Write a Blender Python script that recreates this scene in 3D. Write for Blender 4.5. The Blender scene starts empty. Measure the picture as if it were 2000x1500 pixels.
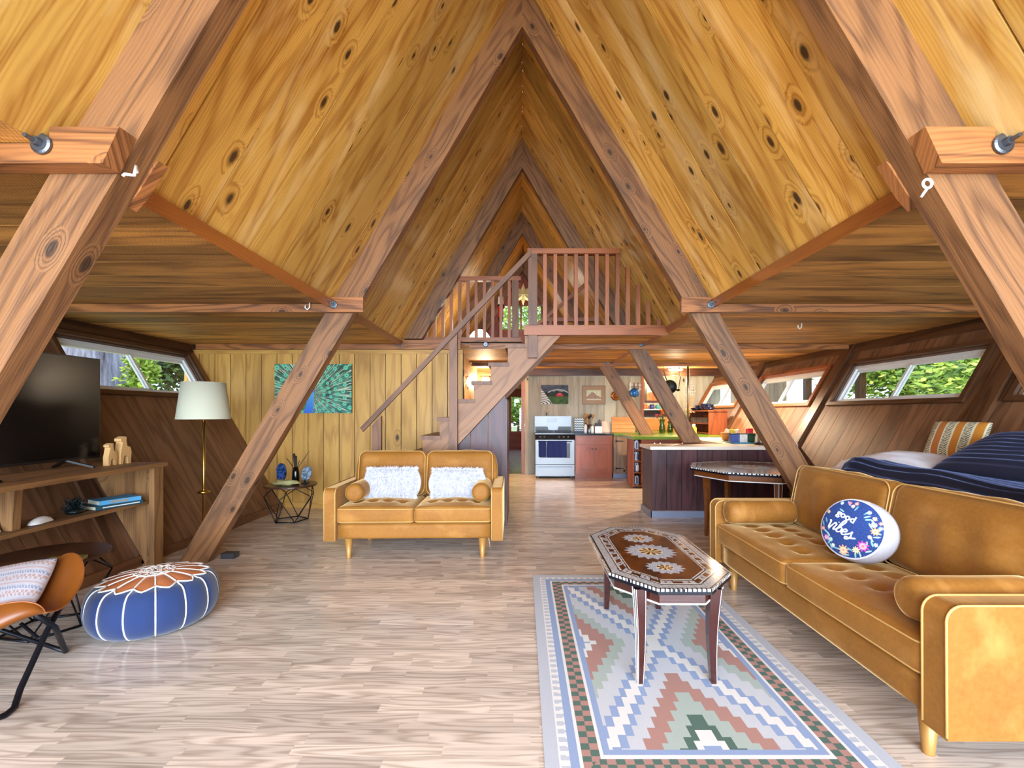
import bpy, bmesh, math, random
from mathutils import Vector, Matrix, Euler, noise
R = random.Random(7)
PI = math.pi
sin, cos = math.sin, math.cos
scene = bpy.context.scene
COL = scene.collection
# ------------------------------------------------------------------ camera
F, U0, V0, H = 900.0, 1020.0, 806.0, 1.34
cam_d = bpy.data.cameras.new('camera'); cam = bpy.data.objects.new('camera', cam_d); COL.objects.link(cam)
cam.location = (0, 0, H); cam.rotation_euler = (PI/2, 0, 0)
cam_d.sensor_width = 36.0; cam_d.lens = F/2000*36.0
cam_d.shift_x = -(U0-1000)/2000; cam_d.shift_y = (V0-750)/2000
cam_d.clip_start = 0.05; cam_d.clip_end = 300
scene.camera = cam
vs = scene.view_settings
vs.view_transform = 'Standard'; vs.look = 'None'; vs.gamma = 1.0; vs.use_curve_mapping = False

def at(u, v, Y):
    return Vector(((u-U0)*Y/F, Y, H-(v-V0)*Y/F))

def lin(c):
    c = c/255.0
    return c/12.92 if c <= 0.04045 else ((c+0.055)/1.055)**2.4
def rgb(*a):
    if len(a) == 1 and isinstance(a[0], str):
        h = a[0]; a = [int(h[i:i+2], 16) for i in (0, 2, 4)]
    return tuple(lin(x) for x in a)
def mixc(a, b, t):
    t = max(0.0, min(1.0, t)); return tuple(a[i]*(1-t)+b[i]*t for i in range(3))

# ------------------------------------------------------------------ materials
class NT:
    def __init__(s, name):
        s.m = bpy.data.materials.new(name); s.m.use_nodes = True
        s.t = s.m.node_tree; s.b = s.t.nodes['Principled BSDF']; s.out = s.t.nodes['Material Output']
    def n(s, typ, **kw):
        nd = s.t.nodes.new(typ)
        for k, v in kw.items(): setattr(nd, k, v)
        return nd
    def l(s, a, b): s.t.links.new(a, b)
    def math(s, op, a, b=None, c=None, clamp=False):
        nd = s.n('ShaderNodeMath', operation=op, use_clamp=clamp)
        for i, x in enumerate((a, b, c)):
            if x is None: continue
            if isinstance(x, (int, float)): nd.inputs[i].default_value = x
            else: s.l(x, nd.inputs[i])
        return nd.outputs[0]
    def mix(s, fac, a, b, typ='MIX'):
        nd = s.n('ShaderNodeMix', data_type='RGBA', blend_type=typ)
        for sock, x in ((nd.inputs[0], fac), (nd.inputs[6], a), (nd.inputs[7], b)):
            if isinstance(x, (int, float)): sock.default_value = x
            elif isinstance(x, tuple): sock.default_value = (*x[:3], 1)
            else: s.l(x, sock)
        return nd.outputs[2]
    def noise(s, vec, scale, detail=3, rough=0.55):
        nd = s.n('ShaderNodeTexNoise'); nd.inputs['Scale'].default_value = scale
        nd.inputs['Detail'].default_value = detail; nd.inputs['Roughness'].default_value = rough
        if vec is not None: s.l(vec, nd.inputs['Vector'])
        return nd.outputs['Fac']
    def mapping(s, vec, sc, loc=(0, 0, 0)):
        nd = s.n('ShaderNodeMapping'); nd.inputs['Scale'].default_value = sc; nd.inputs['Location'].default_value = loc
        s.l(vec, nd.inputs['Vector']); return nd.outputs[0]
    def ramp(s, fac, stops):
        nd = s.n('ShaderNodeValToRGB'); e = nd.color_ramp.elements
        while len(e) < len(stops): e.new(0.5)
        for i, (p, c) in enumerate(stops):
            e[i].position = p; e[i].color = (*c[:3], 1)
        s.l(fac, nd.inputs[0]); return nd.outputs[0]
    def bump(s, h, strength=0.2, dist=0.01):
        nd = s.n('ShaderNodeBump'); nd.inputs['Strength'].default_value = strength; nd.inputs['Distance'].default_value = dist
        s.l(h, nd.inputs['Height']); s.l(nd.outputs[0], s.b.inputs['Normal'])
    def set(s, **kw):
        for k, v in kw.items():
            k = k.replace('_', ' ')
            s.b.inputs[k].default_value = v
        return s

def wood(name, light, dark, rough=0.5, rings=26.0, contrast=0.55, fine=0.25, vary=0.25, knots=0.0,
         streak=None, bump=0.15, saw=0.0, spec=0.5, coat=0.0, vstretch=7.0, knotscale=2.2, lines=0.5, bigk=0.9):
    """plank wood: UV in metres, u along the grain; face attribute 'rnd' varies each board"""
    t = NT(name)
    uv = t.n('ShaderNodeUVMap').outputs[0]
    rnd = t.n('ShaderNodeAttribute', attribute_name='rnd').outputs['Fac']
    low = t.noise(t.mapping(uv, (0.55, vstretch*0.55, 1)), 1.0, 2, 0.5)
    kn = None
    if knots > 0:
        kv = t.mapping(uv, (1.0, 1.9, 1))
        vo = t.n('ShaderNodeTexVoronoi', feature='F1', voronoi_dimensions='2D'); vo.inputs['Scale'].default_value = knotscale
        vo.inputs['Randomness'].default_value = 1.0
        t.l(kv, vo.inputs['Vector'])
        sep = t.n('ShaderNodeSeparateColor'); t.l(vo.outputs['Color'], sep.inputs[0])
        on = t.math('GREATER_THAN', sep.outputs[0], 1.0-knots)
        size = t.math('MULTIPLY_ADD', sep.outputs[1], 0.08, 0.055)
        wob = t.math('MULTIPLY_ADD', t.noise(t.mapping(uv, (14, 14, 1)), 1.0, 2), 0.07, -0.035)
        d = t.math('ADD', vo.outputs['Distance'], wob)
        kd = t.math('SUBTRACT', 1.0, t.math('SMOOTHSTEP', 0.0, 1.0, t.math('DIVIDE', d, size)) if False else t.math('MINIMUM', t.math('DIVIDE', d, size), 1.0))
        kn = t.math('MULTIPLY', t.math('MINIMUM', t.math('MULTIPLY', kd, 2.2), 1.0), on)
        halo = t.math('MULTIPLY', t.math('SUBTRACT', 1.0, t.math('MINIMUM', t.math('DIVIDE', d, 0.30), 1.0)), on)
        low = t.math('MULTIPLY_ADD', halo, 0.35, low)
    ringv = t.math('SINE', t.math('MULTIPLY', low, rings*2.0))
    ringv = t.math('MULTIPLY_ADD', ringv, 0.5, 0.5)
    ringv = t.math('POWER', ringv, 2.2)
    fib = t.noise(t.mapping(uv, (3.0, 130.0, 1)), 1.0, 3, 0.6)
    big = t.noise(t.mapping(uv, (0.7, 3.0, 1)), 1.6, 3, 0.6)
    wv_ = t.noise(t.mapping(uv, (0.9, 5.0, 1)), 1.0, 2, 0.5)
    if kn is not None: wv_ = t.math('MULTIPLY_ADD', halo, 0.5, wv_)
    sepuv = t.n('ShaderNodeSeparateXYZ'); t.l(uv, sepuv.inputs[0])
    ln = t.math('SINE', t.math('ADD', t.math('MULTIPLY', sepuv.outputs[1], 380.0), t.math('MULTIPLY', wv_, 75.0)))
    ln = t.math('MULTIPLY', t.math('POWER', t.math('MULTIPLY_ADD', ln, 0.5, 0.5), 2.0), t.math('MULTIPLY', t.noise(t.mapping(uv, (1.1, 7.0, 1), (9, 4, 0)), 1.0, 2), lines))
    g = t.math('ADD', t.math('MULTIPLY', ringv, contrast), t.math('MULTIPLY', t.math('SUBTRACT', fib, 0.45), fine*2.0))
    g = t.math('ADD', g, t.math('MULTIPLY', t.math('SUBTRACT', big, 0.5), bigk), clamp=True)
    g = t.math('ADD', g, ln, clamp=True)
    c = t.mix(g, light, dark)
    if streak is not None:
        st = t.noise(t.mapping(uv, (0.5, 2.2, 1), (3.3, 1.7, 0)), 1.5, 4, 0.65)
        st = t.math('MULTIPLY', t.math('SUBTRACT', st, 0.52, clamp=True), 4.0, clamp=True)
        c = t.mix(st, c, streak)
    if saw > 0:
        sw = t.n('ShaderNodeTexWave', wave_type='BANDS', bands_direction='DIAGONAL')
        sw.inputs['Scale'].default_value = 26.0; sw.inputs['Distortion'].default_value = 3.0; sw.inputs['Detail'].default_value = 2.0
        t.l(t.mapping(uv, (1.6, 0.7, 1)), sw.inputs['Vector'])
        swf = t.math('MULTIPLY', t.math('POWER', sw.outputs['Fac'], 2.0), t.math('MULTIPLY', big, saw*1.5))
        c = t.mix(swf, c, tuple(x*0.45 for x in dark))
    if kn is not None:
        hl = t.math('MULTIPLY', t.math('POWER', halo, 2.0), 0.45)
        c = t.mix(hl, c, tuple(x*0.55 for x in dark))
        c = t.mix(t.math('MULTIPLY', kn, 0.92), c, (0.035, 0.016, 0.007))
    val = t.math('MULTIPLY_ADD', rnd, vary*2, 1.0-vary)
    hs = t.n('ShaderNodeHueSaturation'); t.l(c, hs.inputs['Color']); t.l(val, hs.inputs['Value'])
    t.l(hs.outputs[0], t.b.inputs['Base Color'])
    t.set(Roughness=rough, Specular_IOR_Level=spec)
    if coat: t.set(Coat_Weight=coat, Coat_Roughness=0.12)
    if bump: t.bump(t.math('ADD', t.math('MULTIPLY', ringv, -0.4), fib), bump, 0.004)
    return t.m

def plain(name, col, rough=0.5, metal=0.0, var=0.12, nscale=12.0, bump=0.0, spec=0.5, sheen=0.0, **kw):
    t = NT(name)
    co = t.n('ShaderNodeTexCoord').outputs['Object']
    nz = t.noise(co, nscale, 4)
    c = t.mix(nz, tuple(min(1, x*(1+var)) for x in col), tuple(x*(1-var) for x in col))
    t.l(c, t.b.inputs['Base Color'])
    t.set(Roughness=rough, Metallic=metal, Specular_IOR_Level=spec)
    if sheen: t.set(Sheen_Weight=sheen, Sheen_Roughness=0.35)
    t.set(**kw)
    if bump: t.bump(t.noise(co, nscale*6, 3), bump, 0.003)
    return t.m

def painted(name, rough=0.7, weave=0.0, spec=0.4, coat=0.0, sheen=0.0, wscale=400.0):
    """pattern colours live in the face colour attribute 'pattern'"""
    t = NT(name)
    a = t.n('ShaderNodeAttribute', attribute_name='pattern').outputs['Color']
    co = t.n('ShaderNodeTexCoord').outputs['Object']
    if weave:
        w = t.noise(co, wscale, 2)
        a = t.mix(1.0, a, t.ramp(w, [(0.3, (1-weave,)*3), (0.7, (1, 1, 1))]), 'MULTIPLY')
        t.bump(w, 0.3, 0.002)
    t.l(a, t.b.inputs['Base Color'])
    t.set(Roughness=rough, Specular_IOR_Level=spec)
    if coat: t.set(Coat_Weight=coat, Coat_Roughness=0.05)
    if sheen: t.set(Sheen_Weight=sheen)
    return t.m

def emit(name, col, strength):
    t = NT(name); t.set(Emission_Strength=strength); t.b.inputs['Emission Color'].default_value = (*col, 1)
    t.b.inputs['Base Color'].default_value = (*col, 1); return t.m

def window_glass(name, tint=(1, 1, 1)):
    t = NT(name)
    tr = t.n('ShaderNodeBsdfTransparent'); tr.inputs[0].default_value = (*tint, 1)
    gl = t.n('ShaderNodeBsdfGlossy'); gl.inputs['Roughness'].default_value = 0.02
    lw_ = t.n('ShaderNodeLayerWeight'); lw_.inputs['Blend'].default_value = 0.5
    fr = t.math('MULTIPLY_ADD', t.math('POWER', lw_.outputs['Facing'], 5.0), 0.5, 0.03)
    mx = t.n('ShaderNodeMixShader'); t.l(fr, mx.inputs[0]); t.l(tr.outputs[0], mx.inputs[1]); t.l(gl.outputs[0], mx.inputs[2])
    t.l(mx.outputs[0], t.out.inputs['Surface'])
    return t.m

# ------------------------------------------------------------------ mesh building
ROOT = {}     # name of an object -> world matrix of its root
class MB:
    def __init__(s):
        s.v = []; s.f = []; s.uv = []; s.r = []; s.c = []
    def face(s, pts, uvs=None, r=0.5, c=None):
        i = len(s.v); s.v += [Vector(p) for p in pts]; s.f.append(tuple(range(i, i+len(pts))))
        s.uv.append(uvs or [(p[0], p[1]) for p in pts]); s.r.append(r); s.c.append(c); return s
    def polys(s, verts, faces, r=0.5, c=None, uvf=None):
        i = len(s.v); s.v += [Vector(p) for p in verts]
        for k, f in enumerate(faces):
            s.f.append(tuple(i+j for j in f))
            if uvf: s.uv.append([uvf(verts[j]) for j in f])
            else:
                P = [Vector(verts[j]) for j in f]
                n = (P[1]-P[0]).cross(P[2]-P[0]); a = max(range(3), key=lambda q: abs(n[q]))
                ax = [q for q in range(3) if q != a]; s.uv.append([(p[ax[1]], p[ax[0]]) for p in P])
            s.r.append(r[k] if isinstance(r, list) else r); s.c.append(c[k] if isinstance(c, list) else c)
        return s
    def obox(s, o, ex, ey, ez, grain=0, r=None):
        """box from corner o along edge vectors; grain = index of the edge the wood runs along"""
        o, E = Vector(o), [Vector(ex), Vector(ey), Vector(ez)]
        if E[0].cross(E[1]).dot(E[2]) < 0:
            o = o+E[0]; E[0] = -E[0]
        L = [e.length for e in E]
        r = R.random() if r is None else r
        du, dv = R.uniform(0, 40), R.uniform(0, 40)
        for a in range(3):
            b, c = (a+1) % 3, (a+2) % 3
            for sgn in (0, 1):
                base = o + (E[a] if sgn else Vector())
                q = [(0, 0), (1, 0), (1, 1), (0, 1)]
                if not sgn: q = [(0, 0), (0, 1), (1, 1), (1, 0)]
                pts = [base+E[b]*x+E[c]*y for x, y in q]
                uvs = []
                for x, y in q:
                    lb, lc = x*L[b], y*L[c]
                    if b == grain: uvs.append((du+lb, dv+lc+a*3))
                    elif c == grain: uvs.append((du+lc, dv+lb+a*3))
                    else: uvs.append((du+lb*0.15, dv+lc))
                s.face(pts, uvs, r)
        return s
    def box(s, x0, x1, y0, y1, z0, z1, grain=None, r=None):
        d = (x1-x0, y1-y0, z1-z0)
        if grain is None: grain = max(range(3), key=lambda q: d[q])
        return s.obox((x0, y0, z0), (d[0], 0, 0), (0, d[1], 0), (0, 0, d[2]), grain, r)
    def beam(s, p0, p1, w, h, side=None, r=None):
        """rectangular bar from p0 to p1; w along 'side', h along the third axis"""
        p0, p1 = Vector(p0), Vector(p1); d = p1-p0
        side = Vector(side) if side is not None else (Vector((0, 0, 1)).cross(d) if abs(d.normalized().z) < 0.95 else Vector((1, 0, 0)))
        side = (side - d*(side.dot(d)/d.length_squared)).normalized(); up = d.cross(side).normalized()
        return s.obox(p0-side*w/2-up*h/2, d, side*w, up*h, 0, r)
    def prism(s, poly, y0, y1, frame=None, r=None, gdir=None):
        """extrude polygon of (x,z) from y0 to y1 (or through frame(x,y,z)); gdir=(x,z) grain direction"""
        r = R.random() if r is None else r
        fr = frame or (lambda x, y, z: Vector((x, y, z)))
        area = sum(poly[i][0]*poly[(i+1) % len(poly)][1]-poly[(i+1) % len(poly)][0]*poly[i][1] for i in range(len(poly)))
        if area < 0: poly = poly[::-1]
        g = Vector((gdir or (1, 0))).normalized(); q = Vector((-g[1], g[0])); du, dv = R.uniform(0, 40), R.uniform(0, 40)
        U = lambda p: (du+g[0]*p[0]+g[1]*p[1], dv+q[0]*p[0]+q[1]*p[1])
        s.face([fr(x, y0, z) for x, z in poly], [U(p) for p in poly], r)
        s.face([fr(x, y1, z) for x, z in poly[::-1]], [(a, b+5) for a, b in (U(p) for p in poly[::-1])], r)
        n = len(poly)
        for i in range(n):
            a, b = poly[i], poly[(i+1) % n]; ua, ub = U(a), U(b)
            s.face([fr(b[0], y0, b[1]), fr(a[0], y0, a[1]), fr(a[0], y1, a[1]), fr(b[0], y1, b[1])],
                   [(ub[0], ub[1]), (ua[0], ua[1]), (ua[0], ua[1]+abs(y1-y0)), (ub[0], ub[1]+abs(y1-y0))], r)
        return s
    def tube(s, pts, rad, seg=10, closed=False, caps=True, c=None):
        P = [Vector(p) for p in pts]; n = len(P)
        rads = rad if isinstance(rad, (list, tuple)) else [rad]*n
        T = []
        for i in range(n):
            if closed: d = P[(i+1) % n]-P[i-1]
            else: d = P[min(i+1, n-1)]-P[max(i-1, 0)]
            T.append(d.normalized())
        nrm = T[0].orthogonal().normalized(); vs, L = [], 0.0; base = len(s.v)
        for i in range(n):
            nrm = (nrm-T[i]*nrm.dot(T[i])).normalized(); b = T[i].cross(nrm)
            for k in range(seg):
                a = 2*PI*k/seg; vs.append(P[i]+(nrm*cos(a)+b*sin(a))*rads[i])
        s.v += vs
        def add(f, uv): s.f.append(tuple(base+q for q in f)); s.uv.append(uv); s.r.append(0.5); s.c.append(c)
        for i in range(n if closed else n-1):
            j = (i+1) % n
            for k in range(seg):
                m = (k+1) % seg
                add((i*seg+k, i*seg+m, j*seg+m, j*seg+k), [(i*.05, k*.02), (i*.05, k*.02+.02), (i*.05+.05, k*.02+.02), (i*.05+.05, k*.02)])
        if caps and not closed:
            add(tuple(range(seg))[::-1], [(0, 0)]*seg); add(tuple((n-1)*seg+k for k in range(seg)), [(0, 0)]*seg)
        return s
    def lathe(s, prof, c=(0, 0, 0), seg=32, axis='z', col=None, cap=True):
        c = Vector(c); base = len(s.v); n = len(prof)
        ax = {'z': lambda x, y, z: Vector((x, y, z)), 'y': lambda x, y, z: Vector((x, z, -y)), 'x': lambda x, y, z: Vector((z, x, y))}[axis]
        for r, z in prof:
            for k in range(seg):
                a = 2*PI*k/seg; s.v.append(c+ax(r*cos(a), r*sin(a), z))
        for i in range(n-1):
            for k in range(seg):
                m = (k+1) % seg
                s.f.append((base+i*seg+k, base+i*seg+m, base+(i+1)*seg+m, base+(i+1)*seg+k))
                s.uv.append([(k/seg, i/n)]*4); s.r.append(0.5)
                s.c.append(col(i, k) if callable(col) else col)
        if cap:
            for i, o in ((0, -1), (n-1, 1)):
                if prof[i][0] > 1e-4:
                    ids = [base+i*seg+k for k in range(seg)][::o]
                    s.f.append(tuple(ids)); s.uv.append([(cos(2*PI*k/seg)*.3, sin(2*PI*k/seg)*.3) for k in range(seg)][::o]); s.r.append(0.5)
                    s.c.append(col(i, 0) if callable(col) else col)
        return s
    def cyl(s, c, r, z0, z1, seg=24, bev=0.0, c4=None):
        b = bev
        pr = [(r-b, z0), (r, z0+b), (r, z1-b), (r-b, z1)] if b else [(r, z0), (r, z1)]
        return s.lathe(pr, c, seg, col=c4)
    def grid(s, fn, nu, nv, col=None, wrap=False, uvs=1.0):
        base = len(s.v)
        for j in range(nv+1):
            for i in range(nu+1): s.v.append(Vector(fn(i/nu, j/nv)))
        for j in range(nv):
            for i in range(nu):
                a = base+j*(nu+1)+i
                s.f.append((a, a+1, a+nu+2, a+nu+1)); s.r.append(0.5)
                s.uv.append([(i/nu*uvs, j/nv*uvs), ((i+1)/nu*uvs, j/nv*uvs), ((i+1)/nu*uvs, (j+1)/nv*uvs), (i/nu*uvs, (j+1)/nv*uvs)])
                s.c.append(col((i+.5)/nu, (j+.5)/nv) if callable(col) else col)
        return s
    def xform(s, M, start=0):
        for i in range(start, len(s.v)): s.v[i] = M @ s.v[i]
        return s
    def build(s, name, mat, parent=None, smooth=False, world=True, weld=False, bevel=0.0, subsurf=0):
        me = bpy.data.meshes.new(name)
        M = Matrix()
        if parent is not None:
            root = ROOT[parent.name]
            if world: M = root.inverted()
        me.from_pydata([tuple(M @ p) for p in s.v], [], s.f)
        uvl = me.uv_layers.new(name='UVMap'); k = 0
        flat = [0.0]*(2*len(me.loops))
        for u in s.uv:
            for x, y in u: flat[k] = x; flat[k+1] = y; k += 2
        uvl.data.foreach_set('uv', flat)
        at_ = me.attributes.new('rnd', 'FLOAT', 'FACE'); at_.data.foreach_set('value', s.r)
        if any(c is not None for c in s.c):
            ca = me.attributes.new('pattern', 'FLOAT_COLOR', 'FACE'); fl = []
            for c in s.c: fl += [*(c or (0.5, 0.5, 0.5)), 1.0]
            ca.data.foreach_set('color', fl)
        if isinstance(mat, (list, tuple)):
            for m in mat: me.materials.append(m)
            me.polygons.foreach_set('material_index', [1 if q < 0 else 0 for q in s.r])
        else: me.materials.append(mat)
        if weld:
            bm = bmesh.new(); bm.from_mesh(me); bmesh.ops.remove_doubles(bm, verts=bm.verts, dist=1e-5)
            bmesh.ops.recalc_face_normals(bm, faces=bm.faces); bm.to_mesh(me); bm.free()
        if smooth: me.polygons.foreach_set('use_smooth', [True]*len(me.polygons))
        me.update()
        o = bpy.data.objects.new(name, me); COL.objects.link(o)
        if parent is not None:
            o.parent = parent; ROOT[o.name] = ROOT[parent.name]
        else: ROOT[o.name] = Matrix()
        if bevel:
            b = o.modifiers.new('bevel', 'BEVEL'); b.width = bevel; b.segments = 2; b.limit_method = 'ANGLE'
        if subsurf:
            q = o.modifiers.new('subdivision', 'SUBSURF'); q.levels = q.render_levels = subsurf
        return o

def thing(name, label, cat, loc=(0, 0, 0), rotz=0.0, group=None):
    o = bpy.data.objects.new(name, None); COL.objects.link(o); o.empty_display_size = 0.1
    o.location = loc; o.rotation_euler = (0, 0, rotz); o['label'] = label; o['category'] = cat
    if group: o['group'] = group
    ROOT[o.name] = Matrix.Translation(loc) @ Matrix.Rotation(rotz, 4, 'Z')
    return o
def tag(o, label, cat, group=None, kind=None):
    o['label'] = label; o['category'] = cat
    if group: o['group'] = group
    if kind: o['kind'] = kind
    return o
def struct(o, label=None):
    o['kind'] = 'structure'
    if label: o['label'] = label
    return o
def copy_tree(o, label, loc, rotz=0.0, group=None):
    c = o.copy(); COL.objects.link(c); c.location = loc; c.rotation_euler = (0, 0, rotz); c['label'] = label
    if group: c['group'] = group
    ROOT[c.name] = Matrix.Translation(loc) @ Matrix.Rotation(rotz, 4, 'Z')
    for ch in o.children:
        d = ch.copy(); COL.objects.link(d); d.parent = c; ROOT[d.name] = ROOT[c.name]
        for g in ch.children:
            e = g.copy(); COL.objects.link(e); e.parent = d; ROOT[e.name] = ROOT[c.name]
    return c

def rounded(w, d, h, r, n=14, top=0.0, bottom=0.0, side=0.0, extra=None, m=None):
    """welded rounded box centred on x,y, z from 0 to h, with crowned faces -> MB"""
    hx, hy, hz = w/2, d/2, h/2; mb = MB()
    nx = max(4, n); ny = max(4, int(n*d/w) if d < w else n); nz = max(3, m or 6)
    def pt(x, y, z):
        q = Vector((max(-(hx-r), min(hx-r, x)), max(-(hy-r), min(hy-r, y)), max(-(hz-r), min(hz-r, z))))
        dv = Vector((x, y, z))-q
        p = q + (dv.normalized()*r if dv.length > 1e-9 else Vector())
        a, b, c = x/hx, y/hy, z/hz
        bul = (1-a*a)*(1-b*b)
        if c > 0: p.z += top*bul*max(0, c)
        else: p.z += bottom*bul*c
        p.x += side*(1-b*b)*(1-c*c)*a; p.y += side*(1-a*a)*(1-c*c)*b
        if extra: p = extra(p, a, b, c)
        return p+Vector((0, 0, hz))
    sp = lambda t: sin((t-.5)*PI)*0.5+0.5 if False else t
    for sg in (-1, 1):
        f = lambda u, v, sg=sg: pt((u*2-1)*hx*(sg), (v*2-1)*hy, sg*hz); mb.grid(f, nx, ny)
        f = lambda u, v, sg=sg: pt((u*2-1)*hx*(-sg), sg*hy, (v*2-1)*hz); mb.grid(f, nx, nz)
        f = lambda u, v, sg=sg: pt(sg*hx, (u*2-1)*hy*(sg), (v*2-1)*hz); mb.grid(f, ny, nz)
    return mb
def rrect(w, d, r, n=6):
    out = []
    for cx, cy, a0 in ((w/2-r, d/2-r, 0), (-w/2+r, d/2-r, PI/2), (-w/2+r, -d/2+r, PI), (w/2-r, -d/2+r, 1.5*PI)):
        for k in range(n+1):
            a = a0+PI/2*k/n; out.append((cx+r*cos(a), cy+r*sin(a)))
    return out
def rot(axis, a): return Matrix.Rotation(a, 4, axis)
def tr(*p): return Matrix.Translation(p)
# ------------------------------------------------------------------ material library
M = {}
M['pine'] = wood('knotty pine boards', rgb(228, 178, 88), rgb(162, 98, 26), rough=0.42, rings=22, contrast=0.5, fine=0.3, vary=0.32, knots=0.5, knotscale=2.5, bigk=1.5, streak=rgb(250, 216, 150), bump=0.08, spec=0.4)
M['rafter'] = wood('rafter fir', rgb(142, 97, 58), rgb(72, 43, 24), rough=0.5, rings=34, contrast=0.5, fine=0.42, vary=0.12, knots=0.4, lines=0.4, streak=rgb(76, 54, 40), bump=0.35, knotscale=3.0)
M['tie'] = wood('tie beam fir', rgb(170, 108, 58), rgb(82, 46, 22), rough=0.5, rings=30, contrast=0.6, fine=0.3, vary=0.15, knots=0.2, bump=0.3, knotscale=3.0)
M['soffit'] = wood('rough sawn cedar', rgb(220, 158, 78), rgb(112, 70, 30), rough=0.6, rings=14, contrast=0.5, fine=0.3, vary=0.4, bigk=1.4, saw=0.55, bump=0.3)
M['wallwood'] = wood('dark resawn wall boards', rgb(136, 96, 66), rgb(78, 50, 32), rough=0.5, spec=0.3, rings=20, contrast=0.45, fine=0.3, vary=0.2, saw=0.05, bump=0.35)
M['darktrim'] = wood('dark casing wood', rgb(98, 64, 40), rgb(48, 28, 17), rough=0.4, rings=18, vary=0.15)
M['redtrim'] = wood('redwood casing', rgb(160, 88, 46), rgb(92, 42, 20), rough=0.4, rings=18, vary=0.15)
M['fascia'] = wood('orange fascia', rgb(158, 92, 34), rgb(112, 60, 18), rough=0.35, rings=14, contrast=0.35, vary=0.1)
M['yellow'] = wood('golden plywood panelling', rgb(208, 160, 80), rgb(156, 108, 46), rough=0.5, rings=18, contrast=0.45, fine=0.25, vary=0.1, knots=0.05, bump=0.1)
M['paleboard'] = wood('pale whitewashed boards', rgb(202, 196, 172), rgb(150, 138, 112), rough=0.6, rings=16, contrast=0.35, vary=0.14, knots=0.12, bump=0.1)
M['stair'] = wood('stair fir', rgb(124, 82, 52), rgb(76, 46, 28), rough=0.5, rings=20, contrast=0.45, vary=0.14, bump=0.12)
M['plystring'] = wood('stringer plywood', rgb(156, 108, 68), rgb(108, 68, 40), rough=0.5, rings=24, contrast=0.5, vary=0.1)
M['baluster'] = wood('reddish baluster', rgb(160, 90, 46), rgb(106, 56, 26), rough=0.45, rings=14, contrast=0.35, vary=0.14)
M['purple'] = wood('plum stained boards', rgb(82, 46, 48), rgb(38, 20, 26), rough=0.42, rings=20, contrast=0.5, fine=0.4, vary=0.2, spec=0.45)
M['gablered'] = wood('red gable boards', rgb(176, 76, 36), rgb(112, 40, 18), rough=0.45, rings=12, vary=0.15)
M['cherry'] = wood('cherry cabinet', rgb(168, 84, 46), rgb(120, 52, 26), rough=0.3, rings=14, contrast=0.3, vary=0.06, coat=0.3)
M['greycab'] = wood('weathered grey cabinet wood', rgb(150, 118, 90), rgb(104, 78, 58), rough=0.55, rings=18, vary=0.1)
M['hutch'] = wood('redwood hutch', rgb(150, 78, 40), rgb(86, 38, 18), rough=0.4, rings=16, vary=0.1)
M['console'] = wood('rustic console boards', rgb(160, 116, 70), rgb(98, 64, 36), rough=0.6, rings=22, contrast=0.5, vary=0.15, knots=0.1, bump=0.3)
M['board'] = wood('orange cutting board', rgb(232, 156, 82), rgb(186, 98, 40), rough=0.4, rings=10, contrast=0.4, vary=0.15)
M['walnut'] = wood('dark walnut top', rgb(84, 52, 36), rgb(42, 24, 16), rough=0.3, rings=16, vary=0.08)
M['burl'] = plain('burl veneer', rgb(112, 62, 26), 0.2, var=0.45, nscale=26, Coat_Weight=0.6)
M['mahogany'] = wood('mahogany legs', rgb(66, 26, 20), rgb(34, 12, 10), rough=0.2, rings=12, contrast=0.35, vary=0.05, coat=0.5)
M['white'] = plain('white paint', rgb(236, 238, 236), 0.4, var=0.03)
M['vinyl'] = plain('white vinyl frame', rgb(232, 236, 236), 0.35, var=0.02)
M['brass'] = plain('aged brass', rgb(196, 160, 84), 0.28, 1.0, var=0.1)
M['steel'] = plain('brushed stainless', rgb(118, 119, 121), 0.38, 1.0, var=0.05)
M['galv'] = plain('galvanised steel', rgb(104, 110, 118), 0.4, 0.9, var=0.2, nscale=40)
M['iron'] = plain('black iron', rgb(28, 30, 36), 0.38, 0.6, var=0.1)
M['black'] = plain('black plastic', rgb(16, 16, 18), 0.35, var=0.1)
M['gloss'] = plain('black gloss', rgb(8, 8, 10), 0.16, var=0.05, spec=0.6)
M['screen'] = plain('dark screen', rgb(10, 9, 10), 0.22, var=0.05, spec=0.3)
M['green'] = plain('green laminate', rgb(98, 128, 40), 0.25, var=0.08)
M['whitetop'] = plain('pale laminate counter', rgb(232, 220, 204), 0.25, var=0.04)
M['blackstone'] = plain('black countertop', rgb(20, 22, 28), 0.15, var=0.2)
M['navy'] = plain('navy towel', rgb(28, 42, 98), 0.9, var=0.15, nscale=50, sheen=0.4, bump=0.3)
M['leather'] = plain('tan leather', rgb(128, 70, 22), 0.36, var=0.22, nscale=9, bump=0.08)
M['glass'] = window_glass('window pane')
M['greenglass'] = plain('green glass', rgb(120, 150, 60), 0.06, Transmission_Weight=0.85, var=0.02)
M['blueglass'] = plain('blue glass', rgb(30, 120, 200), 0.05, Transmission_Weight=0.5, var=0.1)
M['clearglass'] = plain('tumbler glass', rgb(225, 232, 230), 0.04, Transmission_Weight=0.9, var=0.02)
M['kick'] = plain('blue grey toe kick', rgb(120, 128, 150), 0.5, var=0.08)
M['gap'] = plain('dark gap', rgb(30, 20, 12), 0.9, var=0.1)
M['lamp'] = emit('warm lamp', (1.0, 0.82, 0.58), 9.0)
M['lampw'] = emit('white lamp', (1.0, 0.93, 0.82), 14.0)
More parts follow.
